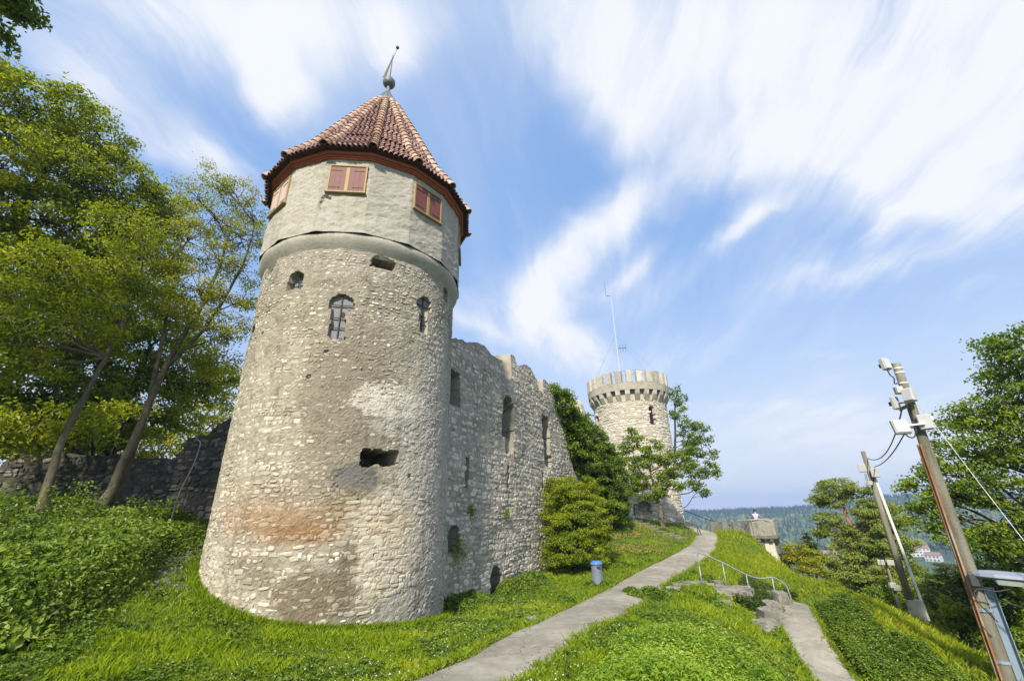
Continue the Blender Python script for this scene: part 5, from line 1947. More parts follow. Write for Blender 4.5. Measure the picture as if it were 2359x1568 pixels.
LM = {
    'lime': leaf_mat('lime_leaf', [(.07, .10, .006), (.18, .225, .009), (.30, .335, .013), (.43, .42, .02)], .52),
    'yellow': leaf_mat('yellow_green_leaf', [(.07, .10, .006), (.185, .22, .010), (.33, .33, .014), (.50, .41, .02)], .5),
    'green': leaf_mat('mid_green_leaf', [(.035, .07, .008), (.10, .165, .012), (.185, .26, .016), (.28, .34, .02)], .48),
    'dark': leaf_mat('dark_green_leaf', [(.018, .036, .006), (.04, .072, .010), (.08, .125, .014), (.14, .20, .02)], .4),
    'ivy': leaf_mat('ivy_leaf', [(.022, .045, .007), (.07, .125, .010), (.15, .225, .014), (.28, .35, .02)], .35, clump=.8),
    'bush': leaf_mat('golden_green_leaf', [(.045, .085, .006), (.14, .20, .010), (.26, .31, .012), (.38, .40, .015)], .45, clump=1.0),
    'pine': leaf_mat('pine_needle', [(.07, .10, .015), (.15, .20, .025), (.25, .30, .05), (.36, .40, .09)], .35, clump=.8),
    'nettle': leaf_mat('nettle_leaf', [(.05, .11, .010), (.12, .22, .014), (.21, .32, .02), (.34, .43, .06)], .4, .4, clump=.5),
    'weed': leaf_mat('weed_leaf', [(.035, .07, .010), (.09, .155, .014), (.18, .26, .025), (.30, .38, .07)], .4, .5, clump=1.1),
    'cover': leaf_mat('slope_cover_leaf', [(.035, .075, .008), (.08, .145, .012), (.145, .22, .018), (.24, .31, .04)], .38, .4, clump=.8),
    'grass': leaf_mat('grass_blade', [(.08, .135, .006), (.165, .25, .008), (.27, .35, .010), (.42, .44, .03)], .5, .5, clump=.45),
    'longgrass': leaf_mat('long_grass_blade', [(.10, .15, .008), (.19, .26, .010), (.31, .345, .012), (.45, .42, .04)], .5, .55, clump=.4),
}
M_bark = simple_mat('grey_brown_bark', [(.07, .058, .038), (.13, .11, .07), (.20, .175, .11)], 3.5, .95, stretch=(2, 2, .6), bump=(14, .9, .04))
M_barkd = simple_mat('dark_bark', [(.04, .033, .024), (.08, .065, .045)], 3.5, .95, stretch=(2, 2, .6), bump=(14, .9, .04))
M_barkp = simple_mat('orange_pine_bark', [(.14, .09, .06), (.30, .15, .075), (.38, .20, .10)], 2.5, .9, stretch=(2, 2, .6), bump=(12, .8, .04))
ABUD = np.array([0, 0, 1.0])


def tree(name, label, group, trunk, tr, clumps, lm, bark=None, leaf=.13, dens=1.0, puff=.42, seed=1, flat=1.0, extra_trunks=None, aspect=.6, limb=.35, cat='tree', spread=1.0, twig_r=.008, lowest=.12):
    """trunk: list of points; clumps: (x, y, z, r, rz); leaves gather in puffs round twig ends"""
    r = np.random.default_rng(seed)
    bark = bark or M_bark
    g = thing(name, trunk[0], label, cat, group)
    tp = curve_pts(trunk, 24)
    tp[1:-1, :2] += r.normal(0, tr * .12, (22, 2))
    mb = MB().add(*tube(tp, np.linspace(tr, tr * .28, 24) * (1 + .5 * np.exp(-np.arange(24) / 1.5)), 10))
    trunks = [tp]
    for et, er in (extra_trunks or []):
        e = curve_pts(et, 24)
        e[1:-1, :2] += r.normal(0, er * .12, (22, 2))
        mb.add(*tube(e, np.linspace(er, er * .25, 24), 9))
        trunks.append(e)
    mb.build('trunk', bark, g, smooth=True)
    allT = np.vstack(trunks)
    lim = MB()
    LV = MB()
    for (x, y, z, cr, cz) in clumps:
        c = np.array([x, y, z])
        # limb from the trunk, somewhat below the clump
        dd = np.linalg.norm(allT[:, :2] - c[:2], axis=1)
        score = np.abs(allT[:, 2] - (z - .45 * dd - cz * .5)) + dd * .35 + 50.0 * (allT[:, 2] < trunk[0][2] + lowest * (trunk[-1][2] - trunk[0][2]))
        s = allT[score.argmin()]
        L = np.linalg.norm(c - s)
        m1 = s + (c - s) * .35 + np.array([0, 0, -.04 * L]) + r.normal(0, .05 * L, 3)
        m2 = s + (c - s) * .7 + np.array([0, 0, .05 * L]) + r.normal(0, .05 * L, 3)
        lp = curve_pts([s, m1, m2, c], 10)
        lr = max(.02, min(tr * limb * 1.3, .012 * L + .02 * cr))
        lim.add(*tube(lp, np.linspace(lr, lr * .3, 10), 6, False))
        npf = max(4, int(8.5 * (cr / puff) ** 2 * (cz / cr) ** .5 * .55 * spread))
        u = r.normal(0, 1, (npf, 3))
        u /= np.linalg.norm(u, axis=1)[:, None]
        rad = r.uniform(.35, 1.0, npf) ** .45
        pc = c + u * np.array([cr, cr, cz]) * rad[:, None]
        for q in range(npf):
            if q % 2 == 0:
                b = lp[int(r.integers(5, 10))]
                md = (b + pc[q]) / 2 + r.normal(0, .08 * cr, 3)
                lim.add(*tube([b, md, pc[q]], [lr * .35 + twig_r, twig_r * 1.3, twig_r * .6], 4, False))
        nl = int(46 * (puff / leaf) ** 1.5 * .22 * dens) + 4
        N_ = npf * nl
        off = r.normal(0, 1, (N_, 3)) * puff * .40 * np.array([1, 1, .58 * flat])
        Pc = np.repeat(pc, nl, 0)
        P = Pc + off
        out = off / (np.linalg.norm(off, axis=1)[:, None] + 1e-6) * .6 + np.repeat(u, nl, 0) * .7
        pt = np.repeat(r.uniform(-.28, .28, npf), nl)
        t = np.clip(.5 + pt + r.normal(0, .20, N_), 0, 1)
        V, F, T = leaves(P, out, leaf, leaf * aspect, tint=t, r=r)
        LV.add(V, F, T)
    lim.build('branches', bark, g)['kind'] = 'stuff'
    o = LV.build('crown', lm, g)
    o['kind'] = 'stuff'
    return g


def CL(lst, d0=None):
    """clumps from (az, el, distance, r, rz)"""
    out = []
    for q in lst:
        az, el, d, r_ = q[:4]
        rz = q[4] if len(q) > 4 else r_ * .8
        p = PE(az, el, d)
        out.append((p[0], p[1], p[2], r_, rz))
    return out


# trees on the left ------------------------------------------------
tree('broadleaf_tree', 'tall dense green tree filling the upper left, highest crown left of the tower', 'trees left of the round tower',
     [on(-54, 26), PE(-54, 12, 26), PE(-54.5, 22, 26), PE(-54, 32, 26)], .42,
     CL([(-61, 33.5, 26, 2.3), (-57.5, 34, 26, 2.2), (-54, 34.8, 26, 1.9), (-51.5, 34.6, 26, 1.5), (-64, 30, 26, 2.5), (-58.5, 29.5, 25, 2.4), (-54, 30, 26, 2.4), (-50, 31, 26, 2.1), (-47.6, 30.8, 26, 1.7),
         (-62, 25, 25, 2.3), (-57, 25, 26, 2.3), (-52.5, 26, 25.5, 2.2), (-48.5, 27, 26, 2.1), (-45.6, 29.5, 27, 1.8), (-44.3, 31.0, 27, 1.2), (-59, 20.5, 25, 2.3), (-54, 21.5, 26, 2.2), (-49.5, 22.5, 26, 2.1), (-46, 25, 27, 2.0), (-64, 21, 26, 2.4), (-44, 26.5, 28, 1.8)]),
     LM['lime'], M_barkd, leaf=.17, dens=.92, puff=.56, seed=21)
tree('broadleaf_tree', 'darker broadleaf tree behind the left end of the low wall, under the tall crown', 'trees left of the round tower',
     [on(-58, 30), PE(-58, 8, 30), PE(-57, 16, 30)], .4,
     CL([(-62, 15, 29, 2.6), (-57, 16, 30, 2.7), (-53, 17, 30, 2.6), (-49, 17, 30, 2.6), (-60, 10.5, 29, 2.3), (-55, 11, 30, 2.5), (-51, 11.5, 30, 2.4), (-47, 12, 30, 2.3), (-64, 9, 29, 2.4), (-48, 21, 30, 2.3), (-58, 6.5, 31, 1.8), (-53, 7.3, 31, 1.9), (-49.5, 7.5, 29, 1.5), (-46.5, 8.5, 28, 1.4), (-62, 4.5, 30, 1.8), (-56, 3.5, 30, 1.5)]),
     LM['green'], M_barkd, leaf=.20, dens=1.1, puff=.7, seed=22)
tree('broadleaf_tree', 'spreading leafy tree behind the low wall just left of the round tower', 'trees left of the round tower',
     [on(-42, 31), PE(-42.5, 8, 31), PE(-42, 17, 31)], .38,
     CL([(-46, 15, 31, 2.4), (-42, 16, 31, 2.4), (-38.5, 15.5, 31, 2.2), (-44, 11, 30, 2.0), (-40.3, 11.5, 31, 1.9), (-45, 20, 32, 2.3), (-40.5, 20, 32, 2.2), (-36.5, 14, 31, 1.7), (-48, 9, 30, 1.8), (-43, 8.2, 31, 1.5), (-45.5, 7.6, 29, 1.3), (-40.5, 8.8, 30, 1.2), (-38.2, 10.5, 30, 1.3), (-47.8, 8.0, 22.5, 1.1), (-44.6, 8.6, 22, .9), (-50.5, 7.0, 23, 1.3), (-42.3, 9.6, 23, .8)]),
     LM['lime'], M_barkd, leaf=.20, dens=1.1, puff=.7, seed=23)
tree('broadleaf_tree', 'sunlit lime green tree showing over the wall gap beside the round tower', 'trees left of the round tower',
     [on(-36, 44), PE(-36, 6, 44), PE(-36, 10, 44)], .35,
     CL([(-39, 7.8, 44, 2.4), (-36.3, 8.8, 44, 2.6), (-34, 10.5, 45, 2.8), (-41.5, 7.2, 45, 2.2), (-44.5, 7.4, 45, 2.2), (-34.2, 14, 46, 2.6)]),
     LM['yellow'], M_bark, leaf=.26, dens=.8, puff=.9, seed=24)
tree('broadleaf_tree', 'bright lime foliage low at the far left edge beyond the wall end', 'trees left of the round tower',
     [on(-52, 33), PE(-52, 3, 33), PE(-52, 5, 33)], .3,
     CL([(-49.3, 8.0, 36, 2.0), (-53.5, 9.0, 36, 2.2), (-58, 8.5, 36, 2.4), (-50.5, 4.6, 33, 1.6), (-52.5, 3.9, 33, 1.8), (-54.5, 5.5, 33, 1.9), (-57, 4, 34, 1.9), (-51, 2.6, 32, 1.3)]),
     LM['yellow'], M_bark, leaf=.2, dens=.8, puff=.7, seed=25)
tree('slender_tree', 'slender leaning tree with two pale trunks and a sparse see-through crown beside the round tower', 'slender trees in front of the low wall',
     [on(-41.9, 19.6), PE(-41.1, 8, 19.8), PE(-39.9, 17, 20), PE(-38.3, 24, 20), PE(-37.8, 31, 20)], .145,
     CL([(-40.6, 35.4, 20, .8), (-38.2, 34.6, 20, .9), (-36.2, 33.6, 20, .8), (-42.4, 32.8, 20, .8), (-39.8, 31.5, 20, 1.0), (-37, 30.5, 20, 1.0), (-35, 31, 20, .7), (-41.5, 28.5, 20, 1.1), (-38.3, 27.5, 20, 1.0), (-35.5, 27, 20, .9), (-34.4, 23.8, 20, .7),
         (-39.5, 24, 20, 1.1), (-36.5, 23.5, 20, 1.0), (-35.2, 20, 20, .9), (-38, 20, 20, 1.0), (-40.8, 20.5, 20.2, 1.0), (-35.6, 16.5, 20, .8), (-37.8, 16.3, 20, .8), (-43, 24.5, 20, 1.0)]),
     LM['yellow'], M_bark, leaf=.095, dens=.6, puff=.46, seed=26, extra_trunks=[([on(-41.2, 19.9), PE(-40.9, 8, 20), PE(-40.9, 13.5, 20), PE(-41.6, 22, 20), PE(-42.4, 30, 20)], .12), ([PE(-40.3, 15, 20), PE(-37.8, 20, 20), PE(-35.8, 27, 20), PE(-35.4, 32, 20)], .09)], limb=.34, twig_r=.011, lowest=.42)
tree('slender_tree', 'single slender pale trunk at the left, crown of yellowing leaves', 'slender trees in front of the low wall',
     [on(-45.8, 19.2), PE(-46.0, 7, 19.3), PE(-45.3, 13.5, 19.4), PE(-44.7, 20, 19.5), PE(-45, 28, 19.6)], .115,
     CL([(-50, 22, 19, 1.3), (-53.5, 19.5, 19, 1.3), (-47, 23.5, 19.5, 1.3), (-43.8, 22, 19.5, 1.1), (-51.5, 16, 19, 1.2), (-48, 18, 19, 1.2), (-55.5, 16, 19, 1.3), (-45, 17.5, 19.5, 1.0), (-57, 21, 19.5, 1.3), (-47, 27.5, 20, 1.2), (-44, 26, 20, 1.0), (-53, 12.5, 19, 1.0), (-57, 12, 19, 1.1), (-49.5, 12.8, 19.3, .8)]),
     LM['lime'], M_bark, leaf=.12, dens=.85, puff=.55, seed=27, limb=.34, twig_r=.010, lowest=.48)
tree('broadleaf_tree', 'near tree reaching one leafy branch into the top left corner', None,
     [on(-72, 15), PE(-71, 20, 15), PE(-69, 38, 15)], .32,
     CL([(-61.6, 41.2, 15, .68), (-60.3, 41.3, 15, .43), (-59.5, 40.5, 15, .30), (-61.2, 38.9, 15, .42), (-60.7, 37.8, 15, .28), (-64, 41.5, 15, 1.1), (-68, 43, 15, 1.6), (-72, 44, 15, 1.8), (-76, 40, 15, 1.8), (-66, 37, 15.2, .9)]),
     LM['green'], M_barkd, leaf=.15, dens=.9, puff=.30, seed=28)

# ivy and the ruin behind it ------------------------------------------
ruin = thing('ruined_wall_stub', on(10, 31), 'broken stub of castle wall hidden under the ivy', 'wall')
rp = [(7.2, 28.2, 9.2), (8.0, 28.9, 9.0), (8.6, 29.5, 8.9), (8.9, 29.9, 8.4), (10, 31.3, 7.9), (11.5, 33.2, 7.2), (12.5, 34.5, 6.0), (12.9, 35.0, 4.2)]
Vt = []
for az, d, z in rp:
    for dd, zz in ((0, .2), (0, z - .5), (1.0, z - .6), (1.0, .2)):
        p = P2(az, d) - wn * (dd + .35)
        Vt.append((p[0], p[1], zz))
k = np.arange(len(rp) - 1)
Fq = np.vstack([np.stack([k * 4 + q, k * 4 + 4 + q, k * 4 + 5 + q, k * 4 + 1 + q], 1) for q in range(3)])
make_mesh('wall', np.array(Vt), Fq, M_wmort, ruin)
for az, d, z, w in ((8.0, 30.2, 9.5, .8), (8.5, 30.6, 9.2, .6)):
    V, F = rock(P3(az, d, z - .4), (w, .7, 1.3), .4, int(z * 10), 6, .25, .06)
    MB().add(V, F).build('stone_block', M_ws1, ruin)
tree('ivy', 'thick dark green ivy spilling down the broken end of the castle wall', None,
     [on(12.6, 34.0), PE(11.5, 4, 32.5), PE(8.5, 9, 28.8), PE(6.2, 14, 26.3)], .10,
     CL([(5.5, 15.3, 25.4, .45), (6.1, 14.9, 25.9, .5), (6.6, 14.3, 26.4, .6), (6.4, 13.0, 26.2, .7), (7.1, 12.9, 26.8, .7), (7.0, 11.5, 26.9, .8), (7.9, 11.4, 28, .7), (7.6, 10.0, 27.6, .9), (8.6, 10.6, 29, .8), (8.5, 9.0, 28.8, 1.0), (9.4, 10.5, 29.8, .7), (9.7, 9.4, 30.2, .9),
         (7.9, 7.9, 28, 1.0), (9.3, 7.6, 29.8, 1.1), (10.5, 8.8, 31.2, .8), (10.7, 7.3, 31.5, 1.0), (11.6, 7.0, 32.7, .9), (8.6, 6.1, 28.9, 1.1), (10.0, 5.7, 30.7, 1.2), (11.4, 5.3, 32.5, 1.1), (12.5, 5.6, 33.6, .8), (9.4, 4.0, 30.2, 1.1), (11.0, 3.6, 32, 1.2), (12.4, 3.9, 33.4, .9), (11.9, 2.0, 33, 1.1), (12.7, 2.2, 33.8, .7), (12.6, .6, 33.8, .8), (11.6, .2, 32.7, 1.0), (10.6, 1.6, 31.5, 1.1), (12.4, -.6, 33.6, .6)]),
     LM['ivy'], M_barkd, leaf=.13, dens=1.5, puff=.36, seed=31, cat='ivy', spread=1.25)
tree('large_bush', 'big round golden green bush in front of the castle wall, behind the litter bin', None,
     [on(7.0, 24.0), PE(7.0, -2, 24.0), PE(7.2, 2, 24.0)], .16,
     CL([(7.3, 2.9, 24, 1.05), (5.6, 2.5, 23.2, .8), (9.1, 2.2, 24, .9), (5.2, .5, 22.9, .8), (7.3, .6, 23.6, 1.25), (9.8, .2, 23.8, .85), (4.9, -1.6, 22.6, .7), (6.8, -1.5, 23, 1.1), (9.0, -1.7, 23.4, .95), (4.7, -3.7, 22.3, .65), (6.4, -3.9, 22.6, .95), (8.6, -4.0, 23, .9), (9.7, -2.8, 23.5, .6), (4.9, 3.4, 23.6, .5), (4.2, -4.8, 22.1, .45)]),
     LM['bush'], M_barkd, leaf=.10, dens=1.7, puff=.36, seed=32, flat=.7, aspect=.5, cat='bush', spread=1.3)
tree('young_maple_tree', 'young maple with a thin trunk and open yellow-green crown in front of the battlemented tower', None,
     [on(17.2, 36), PE(17.1, 1.2, 36), PE(16.7, 3.5, 36), PE(16.6, 6.5, 36)], .15,
     CL([(13.3, 6.3, 36, .8), (14.9, 9.0, 36, .55), (15.5, 8.2, 36, .6), (14.2, 7.4, 36, .65), (17.4, 7.5, 36, .6), (16.6, 5.6, 36, .8), (15.2, 5.4, 36, .8), (18.7, 5.8, 36, .8), (20.0, 6.2, 36, .7), (21.0, 6.9, 36.5, .6), (19.6, 4.5, 36, .75), (18.0, 3.8, 36, .75),
         (13.9, 4.0, 36, .75), (15.6, 3.5, 36, .8), (14.5, 2.4, 36, .65), (17.2, 2.3, 36, .7), (19.2, 3.0, 36, .6), (15.8, 1.5, 36, .4), (20.8, 5.0, 36, .5), (16.2, 7.0, 36, .5)]),
     LM['green'], M_bark, leaf=.18, dens=1.25, puff=.46, seed=33, extra_trunks=[([PE(17.1, .6, 36), PE(16.2, 3, 36), PE(15.0, 6, 36), PE(14.9, 8.5, 36)], .07)])
tree('broadleaf_tree', 'darker leafy tree standing behind the right side of the battlemented tower', None,
     [on(18.9, 48), PE(19.2, 3, 48), PE(20.0, 8, 48), PE(20.8, 13, 48)], .2,
     CL([(20.5, 14.0, 48, .9), (21.2, 12.7, 48, .9), (20.9, 11.2, 48, 1.0), (22.0, 9.6, 48, 1.0), (23.0, 9.2, 48, .8), (21.7, 8.2, 48, 1.1), (23.3, 8.0, 48, .7), (22.5, 6.9, 48, 1.0), (23.9, 6.2, 48, .6), (21.5, 6.2, 48, 1.1), (23.0, 4.6, 48, .9), (22.0, 4.3, 48, 1.0), (21.3, 2.9, 48, .9), (23.6, 3.9, 48, .6), (22.3, 2.0, 48, .6), (20.8, 4.8, 48, .9), (9.6, 11.9, 47, .5)]),
     LM['green'], M_barkd, leaf=.23, dens=.75, puff=.50, seed=34)

# trees on the right and down the slope -----------------------------------
tree('broadleaf_tree', 'large broadleaf tree at the right edge behind the antenna pole', 'trees on the slope at right',
     [on(51, 25), PE(51, 0, 25), PE(51, 8, 25)], .35,
     CL([(51.6, 12.3, 25, 1.2), (49.7, 12.7, 25, .75), (49.2, 10.6, 25, .8), (51.5, 9, 25, 1.5), (49.3, 8.0, 25, 1.1), (47.3, 7.6, 25, .9), (45.6, 7.3, 25, .7), (44.5, 6.6, 25, .5), (47, 5.3, 24.5, 1.2), (50, 5, 25, 1.5), (44.6, 4.2, 24.5, .9), (42.9, 3.1, 24, .6), (41.4, 2.6, 24, .45), (40.2, 2.0, 24, .35),
         (53, 5, 25, 1.6), (45.5, 1.6, 24.5, 1.1), (43.2, 1.0, 24, .8), (41.7, .3, 24, .6), (40.4, -.6, 24, .5), (48.2, 2.0, 25, 1.4), (51.5, 1.5, 25, 1.6), (42.6, -1.6, 24, .8), (41.0, -2.2, 24, .5), (45.5, -1.5, 24.5, 1.2), (49, -1.5, 25, 1.5), (53, -2, 25, 1.7), (44.0, -3.4, 24, .8), (47, -4.0, 25, 1.2), (51, -4.5, 25, 1.5), (55, 9, 25, 1.6)]),
     LM['green'], M_barkd, leaf=.15, dens=.85, puff=.46, seed=41)
tree('pine_tree', 'tall scots pine with orange upper trunk and layered pale green pads beyond the bank', 'trees on the slope at right',
     [on(34.4, 43), PE(34.6, -7, 43), PE(35.2, -4, 43), PE(35.0, -.8, 43), PE(35.2, 1.2, 43)], .24,
     CL([(33.6, 1.3, 43.0, 1.09, 0.52), (35.0, 2.1, 43.0, 1.26, 0.59), (36.3, 1.5, 43.0, 1.03, 0.52), (34.2, 0.7, 43.0, 1.03, 0.45), (33.0, 0.6, 43.0, 0.69, 0.39), (36.6, -0.2, 43.0, 1.15, 0.52), (33.4, -1.1, 43.0, 1.03, 0.52), (32.7, -2.2, 43.0, 0.69, 0.39), (34.0, -2.0, 43.0, 1.03, 0.52), (37.8, -0.2, 43.5, 1.03, 0.59), (38.4, -1.4, 44.0, 1.15, 0.65), (36.5, -1.8, 43.0, 1.26, 0.65),
         (34.3, -3.5, 43.0, 1.15, 0.65), (36.2, -3.2, 43.0, 1.26, 0.65), (38.0, -3.2, 44.0, 1.38, 0.78), (33.4, -4.8, 42.5, 1.03, 0.52), (35.7, -4.9, 43.0, 1.38, 0.78), (37.6, -5.0, 44.0, 1.38, 0.78), (33.8, -6.1, 42.5, 1.15, 0.65), (36.0, -6.5, 43.0, 1.38, 0.78), (38.2, -6.8, 43.0, 1.38, 0.78), (32.9, -6.2, 42.0, 0.80, 0.52), (35.2, -2.6, 43.5, 1.1, .6), (35.0, -5.8, 43, 1.1, .7), (34.6, -4.4, 43, 1.0, .6), (37.2, -2.4, 44, 1.1, .6), (36.9, -4.0, 44, 1.2, .7), (35.4, -7.4, 43, 1.2, .7), (37.0, -7.8, 43, 1.2, .7)]),
     LM['pine'], M_barkp, leaf=.21, dens=1.6, puff=.44, seed=42, flat=.75, aspect=.34, spread=1.4)
tree('pine_tree', 'second pine with dense yellow-green pads right behind the tall pine and the distant pole', 'trees on the slope at right',
     [on(37.6, 46), PE(37.6, -7, 46), PE(37.6, -3, 46), PE(37.5, -.5, 46)], .2,
     CL([(37.2, .2, 46, 1.0, .5), (38.2, -.3, 46, .9, .5), (37.0, -1.2, 46, 1.2, .6), (38.0, -1.9, 46, 1.1, .6), (37.0, -2.8, 46, 1.3, .6), (38.0, -3.6, 46, 1.0, .6), (37.2, -4.6, 46, 1.3, .6), (38.3, -5.4, 46, 1.1, .6), (37.5, -6.3, 46, 1.4, .7), (38.8, -6.9, 46, 1.2, .6), (40.4, -6.6, 46, 1.0, .6)]),
     LM['pine'], M_barkp, leaf=.23, dens=2.0, puff=.45, seed=47, flat=.5, aspect=.24, spread=1.5)
tree('pine_tree', 'darker pine behind the distant wooden pole', 'trees on the slope at right',
     [on(40.6, 33), PE(40.9, -8, 33), PE(41.0, -5.5, 33)], .2,
     CL([(41.3, -5.0, 33, .6, .35), (42.4, -5.6, 33, .7, .4), (40.8, -6.2, 33, .9, .45), (39.6, -7.0, 33, .9, .4), (42.0, -6.9, 33, 1.0, .5), (41.0, -8.3, 33, 1.1, .5), (43.2, -7.8, 33, .9, .4), (39.4, -8.8, 33, .8, .4), (42.8, -9.6, 33, 1.0, .5)]),
     LM['pine'], M_barkp, leaf=.18, dens=1.9, puff=.38, seed=43, flat=.5, aspect=.22)
tree('spruce_tree', 'small dark spruce tip rising above the yellow bushes beyond the turret', 'trees on the slope at right',
     [on(31.2, 50), PE(31.2, -4, 50), PE(31.2, -2.3, 50)], .12,
     CL([(31.2, -2.5, 50, .2, .25), (31.2, -2.9, 50, .45, .2), (31.2, -3.4, 50, .65, .25), (31.1, -3.9, 50, .85, .25), (31.3, -4.5, 50, 1.05, .3), (31.2, -5.1, 50, 1.2, .3)]),
     LM['dark'], M_barkd, leaf=.22, dens=1.3, puff=.25, seed=44, flat=.5, aspect=.25, spread=1.6)
tree('yellow_bush', 'yellow-green bushes growing beyond the grassy bank right of the turret', 'trees on the slope at right',
     [on(30.6, 42), PE(30.6, -5.5, 42)], .1,
     CL([(29.3, -4.3, 42, .8), (30.2, -4.0, 42, .9), (31.2, -4.6, 42, .8), (29.8, -5.3, 42, .9), (31, -5.7, 41, 1.0), (28.9, -5.0, 42, .7), (32.2, -7.2, 40, .7)]),
     LM['yellow'], M_bark, leaf=.15, dens=.9, puff=.36, seed=45, cat='bush')
for q, (az, el, d, r_, m_, lab) in enumerate([
        (40.6, -8.6, 28.6, .55, 'lime', 'yellow-green shrub right of the concrete foot of the distant pole'),
        (36.6, -8.2, 34, .9, 'green', 'dark shrub at the foot of the pine, left of the distant pole'),
        (44.6, -7.6, 30, 1.8, 'dark', 'dense dark tree low on the slope directly behind the antenna pole'),
        (48.2, -8.2, 28, 2.0, 'dark', 'dense dark tree low on the slope right of the street lamp'),
        (43.0, -11.3, 27, .9, 'green', 'low green shrub between the two poles near the bank edge'),
        (46.0, -11.2, 25, 1.3, 'green', 'low green shrub just right of the antenna pole'),
        (52, -8.5, 26, 2.4, 'green', 'green tree low at the far right edge of the slope'),
        (35.2, -7.6, 58, 2.2, 'green', 'green tree farther down the slope behind the pine'),
        (43.8, -7.0, 48, 1.5, 'dark', 'dark tree far down the slope with house roofs showing above it'),
        (33.2, -8.6, 52, 1.6, 'dark', 'dark tree down the slope under the yellow bushes'),
        (39.4, -8.2, 46, 1.4, 'green', 'loose green tree down the slope between pine and poles')]):
    b = on(az, d)
    top = PE(az, el, d)
    tree('slope_tree', lab, 'trees on the slope at right', [b, (b + top) / 2, top], .12 + .04 * r_,
         CL([(az, el + 1.2 * r_, d, r_ * .7), (az - 1.6 * r_ * 30 / d, el, d, r_ * .8), (az + 1.6 * r_ * 30 / d, el + .2, d, r_ * .8), (az, el - .8 * r_, d, r_), (az - .8 * r_, el + .7 * r_, d, r_ * .6), (az + .9 * r_, el - 1.6 * r_, d, r_ * .8), (az - .9 * r_, el - 1.8 * r_, d, r_ * .8)]),
         LM[m_], M_barkd, leaf=.11 + .0022 * d, dens=.8, puff=.42, seed=60 + q)

# small plants rooted in the castle wall -----------------------------------
for s_, z_, r_, lab in ((14.65, 2.65, .16, 'small plant rooted in the castle wall below the left arrow slit'), (17.35, 2.55, .14, 'small plant rooted in the castle wall below the middle arrow slit'), (13.75, 1.45, .36, 'leafy plant hanging out of the small arched window low in the castle wall')):
    p, t, n = wall_frame(s_, z_)
    p = p + n * .1
    r = np.random.default_rng(int(s_ * 10))
    nl = int(900 * r_ ** 1.2)
    P = p + r.normal(0, 1, (nl, 3)) * r_ * np.array([.5, .5, .6]) - np.array([0, 0, r_ * .25])
    g = thing('wall_plant', p, lab, 'plant', 'plants rooted in the castle wall')
    V, F, T = leaves(P, np.tile(n, (nl, 1)), .09, .05, r=r)
    MB().add(V, F, T).build('foliage', LM['nettle'], g)
    st_ = MB()
    for q in range(5):
        st_.add(*tube([p - n * .15, p + n * .05, P[q]], .008, 4, False))
    st_.build('stem', M_bark, g)

# ------------------------------------------------------------------ ground cover
def polar_pts(n, az0, az1, r0, r1, seed, pw=1.0):
    r = np.random.default_rng(seed)
    az = r.uniform(az0, az1, n)
    u = r.random(n) ** pw
    d = r0 * (r1 / r0) ** u
    return d * np.sin(np.radians(az)), d * np.cos(np.radians(az)), d, az


def ts(x, y):
    return x * TD[0] + y * TD[1], x * SD[0] + y * SD[1]


def blocked(x, y, m=0.0):
    b = np.hypot(x - TC[0], y - TC[1]) < TR + .03
    b |= np.hypot(x - FC[0], y - FC[1]) < FR_
    b |= in_band(x, y, _PLa, _PRa, m) | in_band(x, y, _LLa, _LRa, m)
    tt, nn_ = x * wdir[0] + y * wdir[1], x * wn[0] + y * wn[1] + 9.0
    b |= (nn_ < .02) & (nn_ > -1.5) & (tt > 11) & (tt < 27.5)
    return b


def zones(x, y, az, d):
    """nettle mound, dark slope cover, rough bank, undergrowth at left"""
    t, s = ts(x, y)
    w = (vnoise(x * .9, y * .9, 91) - .5) * 1.4
    w2 = (vnoise(x * .5, y * .5, 92) - .5) * 2.0
    mound = (s > -2.75 + w * .35) & (s < .05) & (t > 2.5) & (t < 12.6 + w + .35 * (s + 1.5)) & (az > -5)
    mid = (s > -2.8 + w * .4) & (s < .1) & (t >= 12.0 + w) & (t < 16.2 + w2)
    stair = (s > -1.1 + w * .2 + .0 * t) & (s < .9) & (t > 19.5) & (t < 24.5) & (az > 21)
    slope = (s > 1.25) & (s < 1.75 + (22.5 - t) * .24 + w2 * .5) & (t > 2) & (t < 22.5 + w)
    front = np.interp(az, [-75, -60, -45.6, -42.8, -38.5, -36.5, -33.5], [8.5, 9.4, 10.8, 11.4, 13.2, 15.6, 17.6]) + w * .45
    under = (az < -33.3) & (d > front)
    litter = (az < -33.0) & (az > -36.6) & (d > 14.8) & (d < 18.3)
    return mound, mid, stair, slope, under, litter


def blades(x, y, z, h, w, lean, tint, r):
    n = len(x)
    a = r.uniform(0, 2 * PI, n)
    b = r.uniform(0, 2 * PI, n)
    dx, dy = np.cos(a) * w / 2, np.sin(a) * w / 2
    lx, ly = np.cos(b) * lean * h, np.sin(b) * lean * h
    base = np.stack([x, y, z - .01], 1)
    V = np.stack([base - np.stack([dx, dy, 0 * x], 1), base + np.stack([dx, dy, 0 * x], 1),
                  base + np.stack([lx * .35 + dx * .7, ly * .35 + dy * .7, h * .6], 1), base + np.stack([lx, ly, h], 1)], 1).reshape(-1, 3)
    k = np.arange(n) * 4
    F = np.vstack([np.stack([k, k + 1, k + 2], 1), np.stack([k, k + 2, k + 3], 1)])
    return V, F, np.repeat(tint, 4)


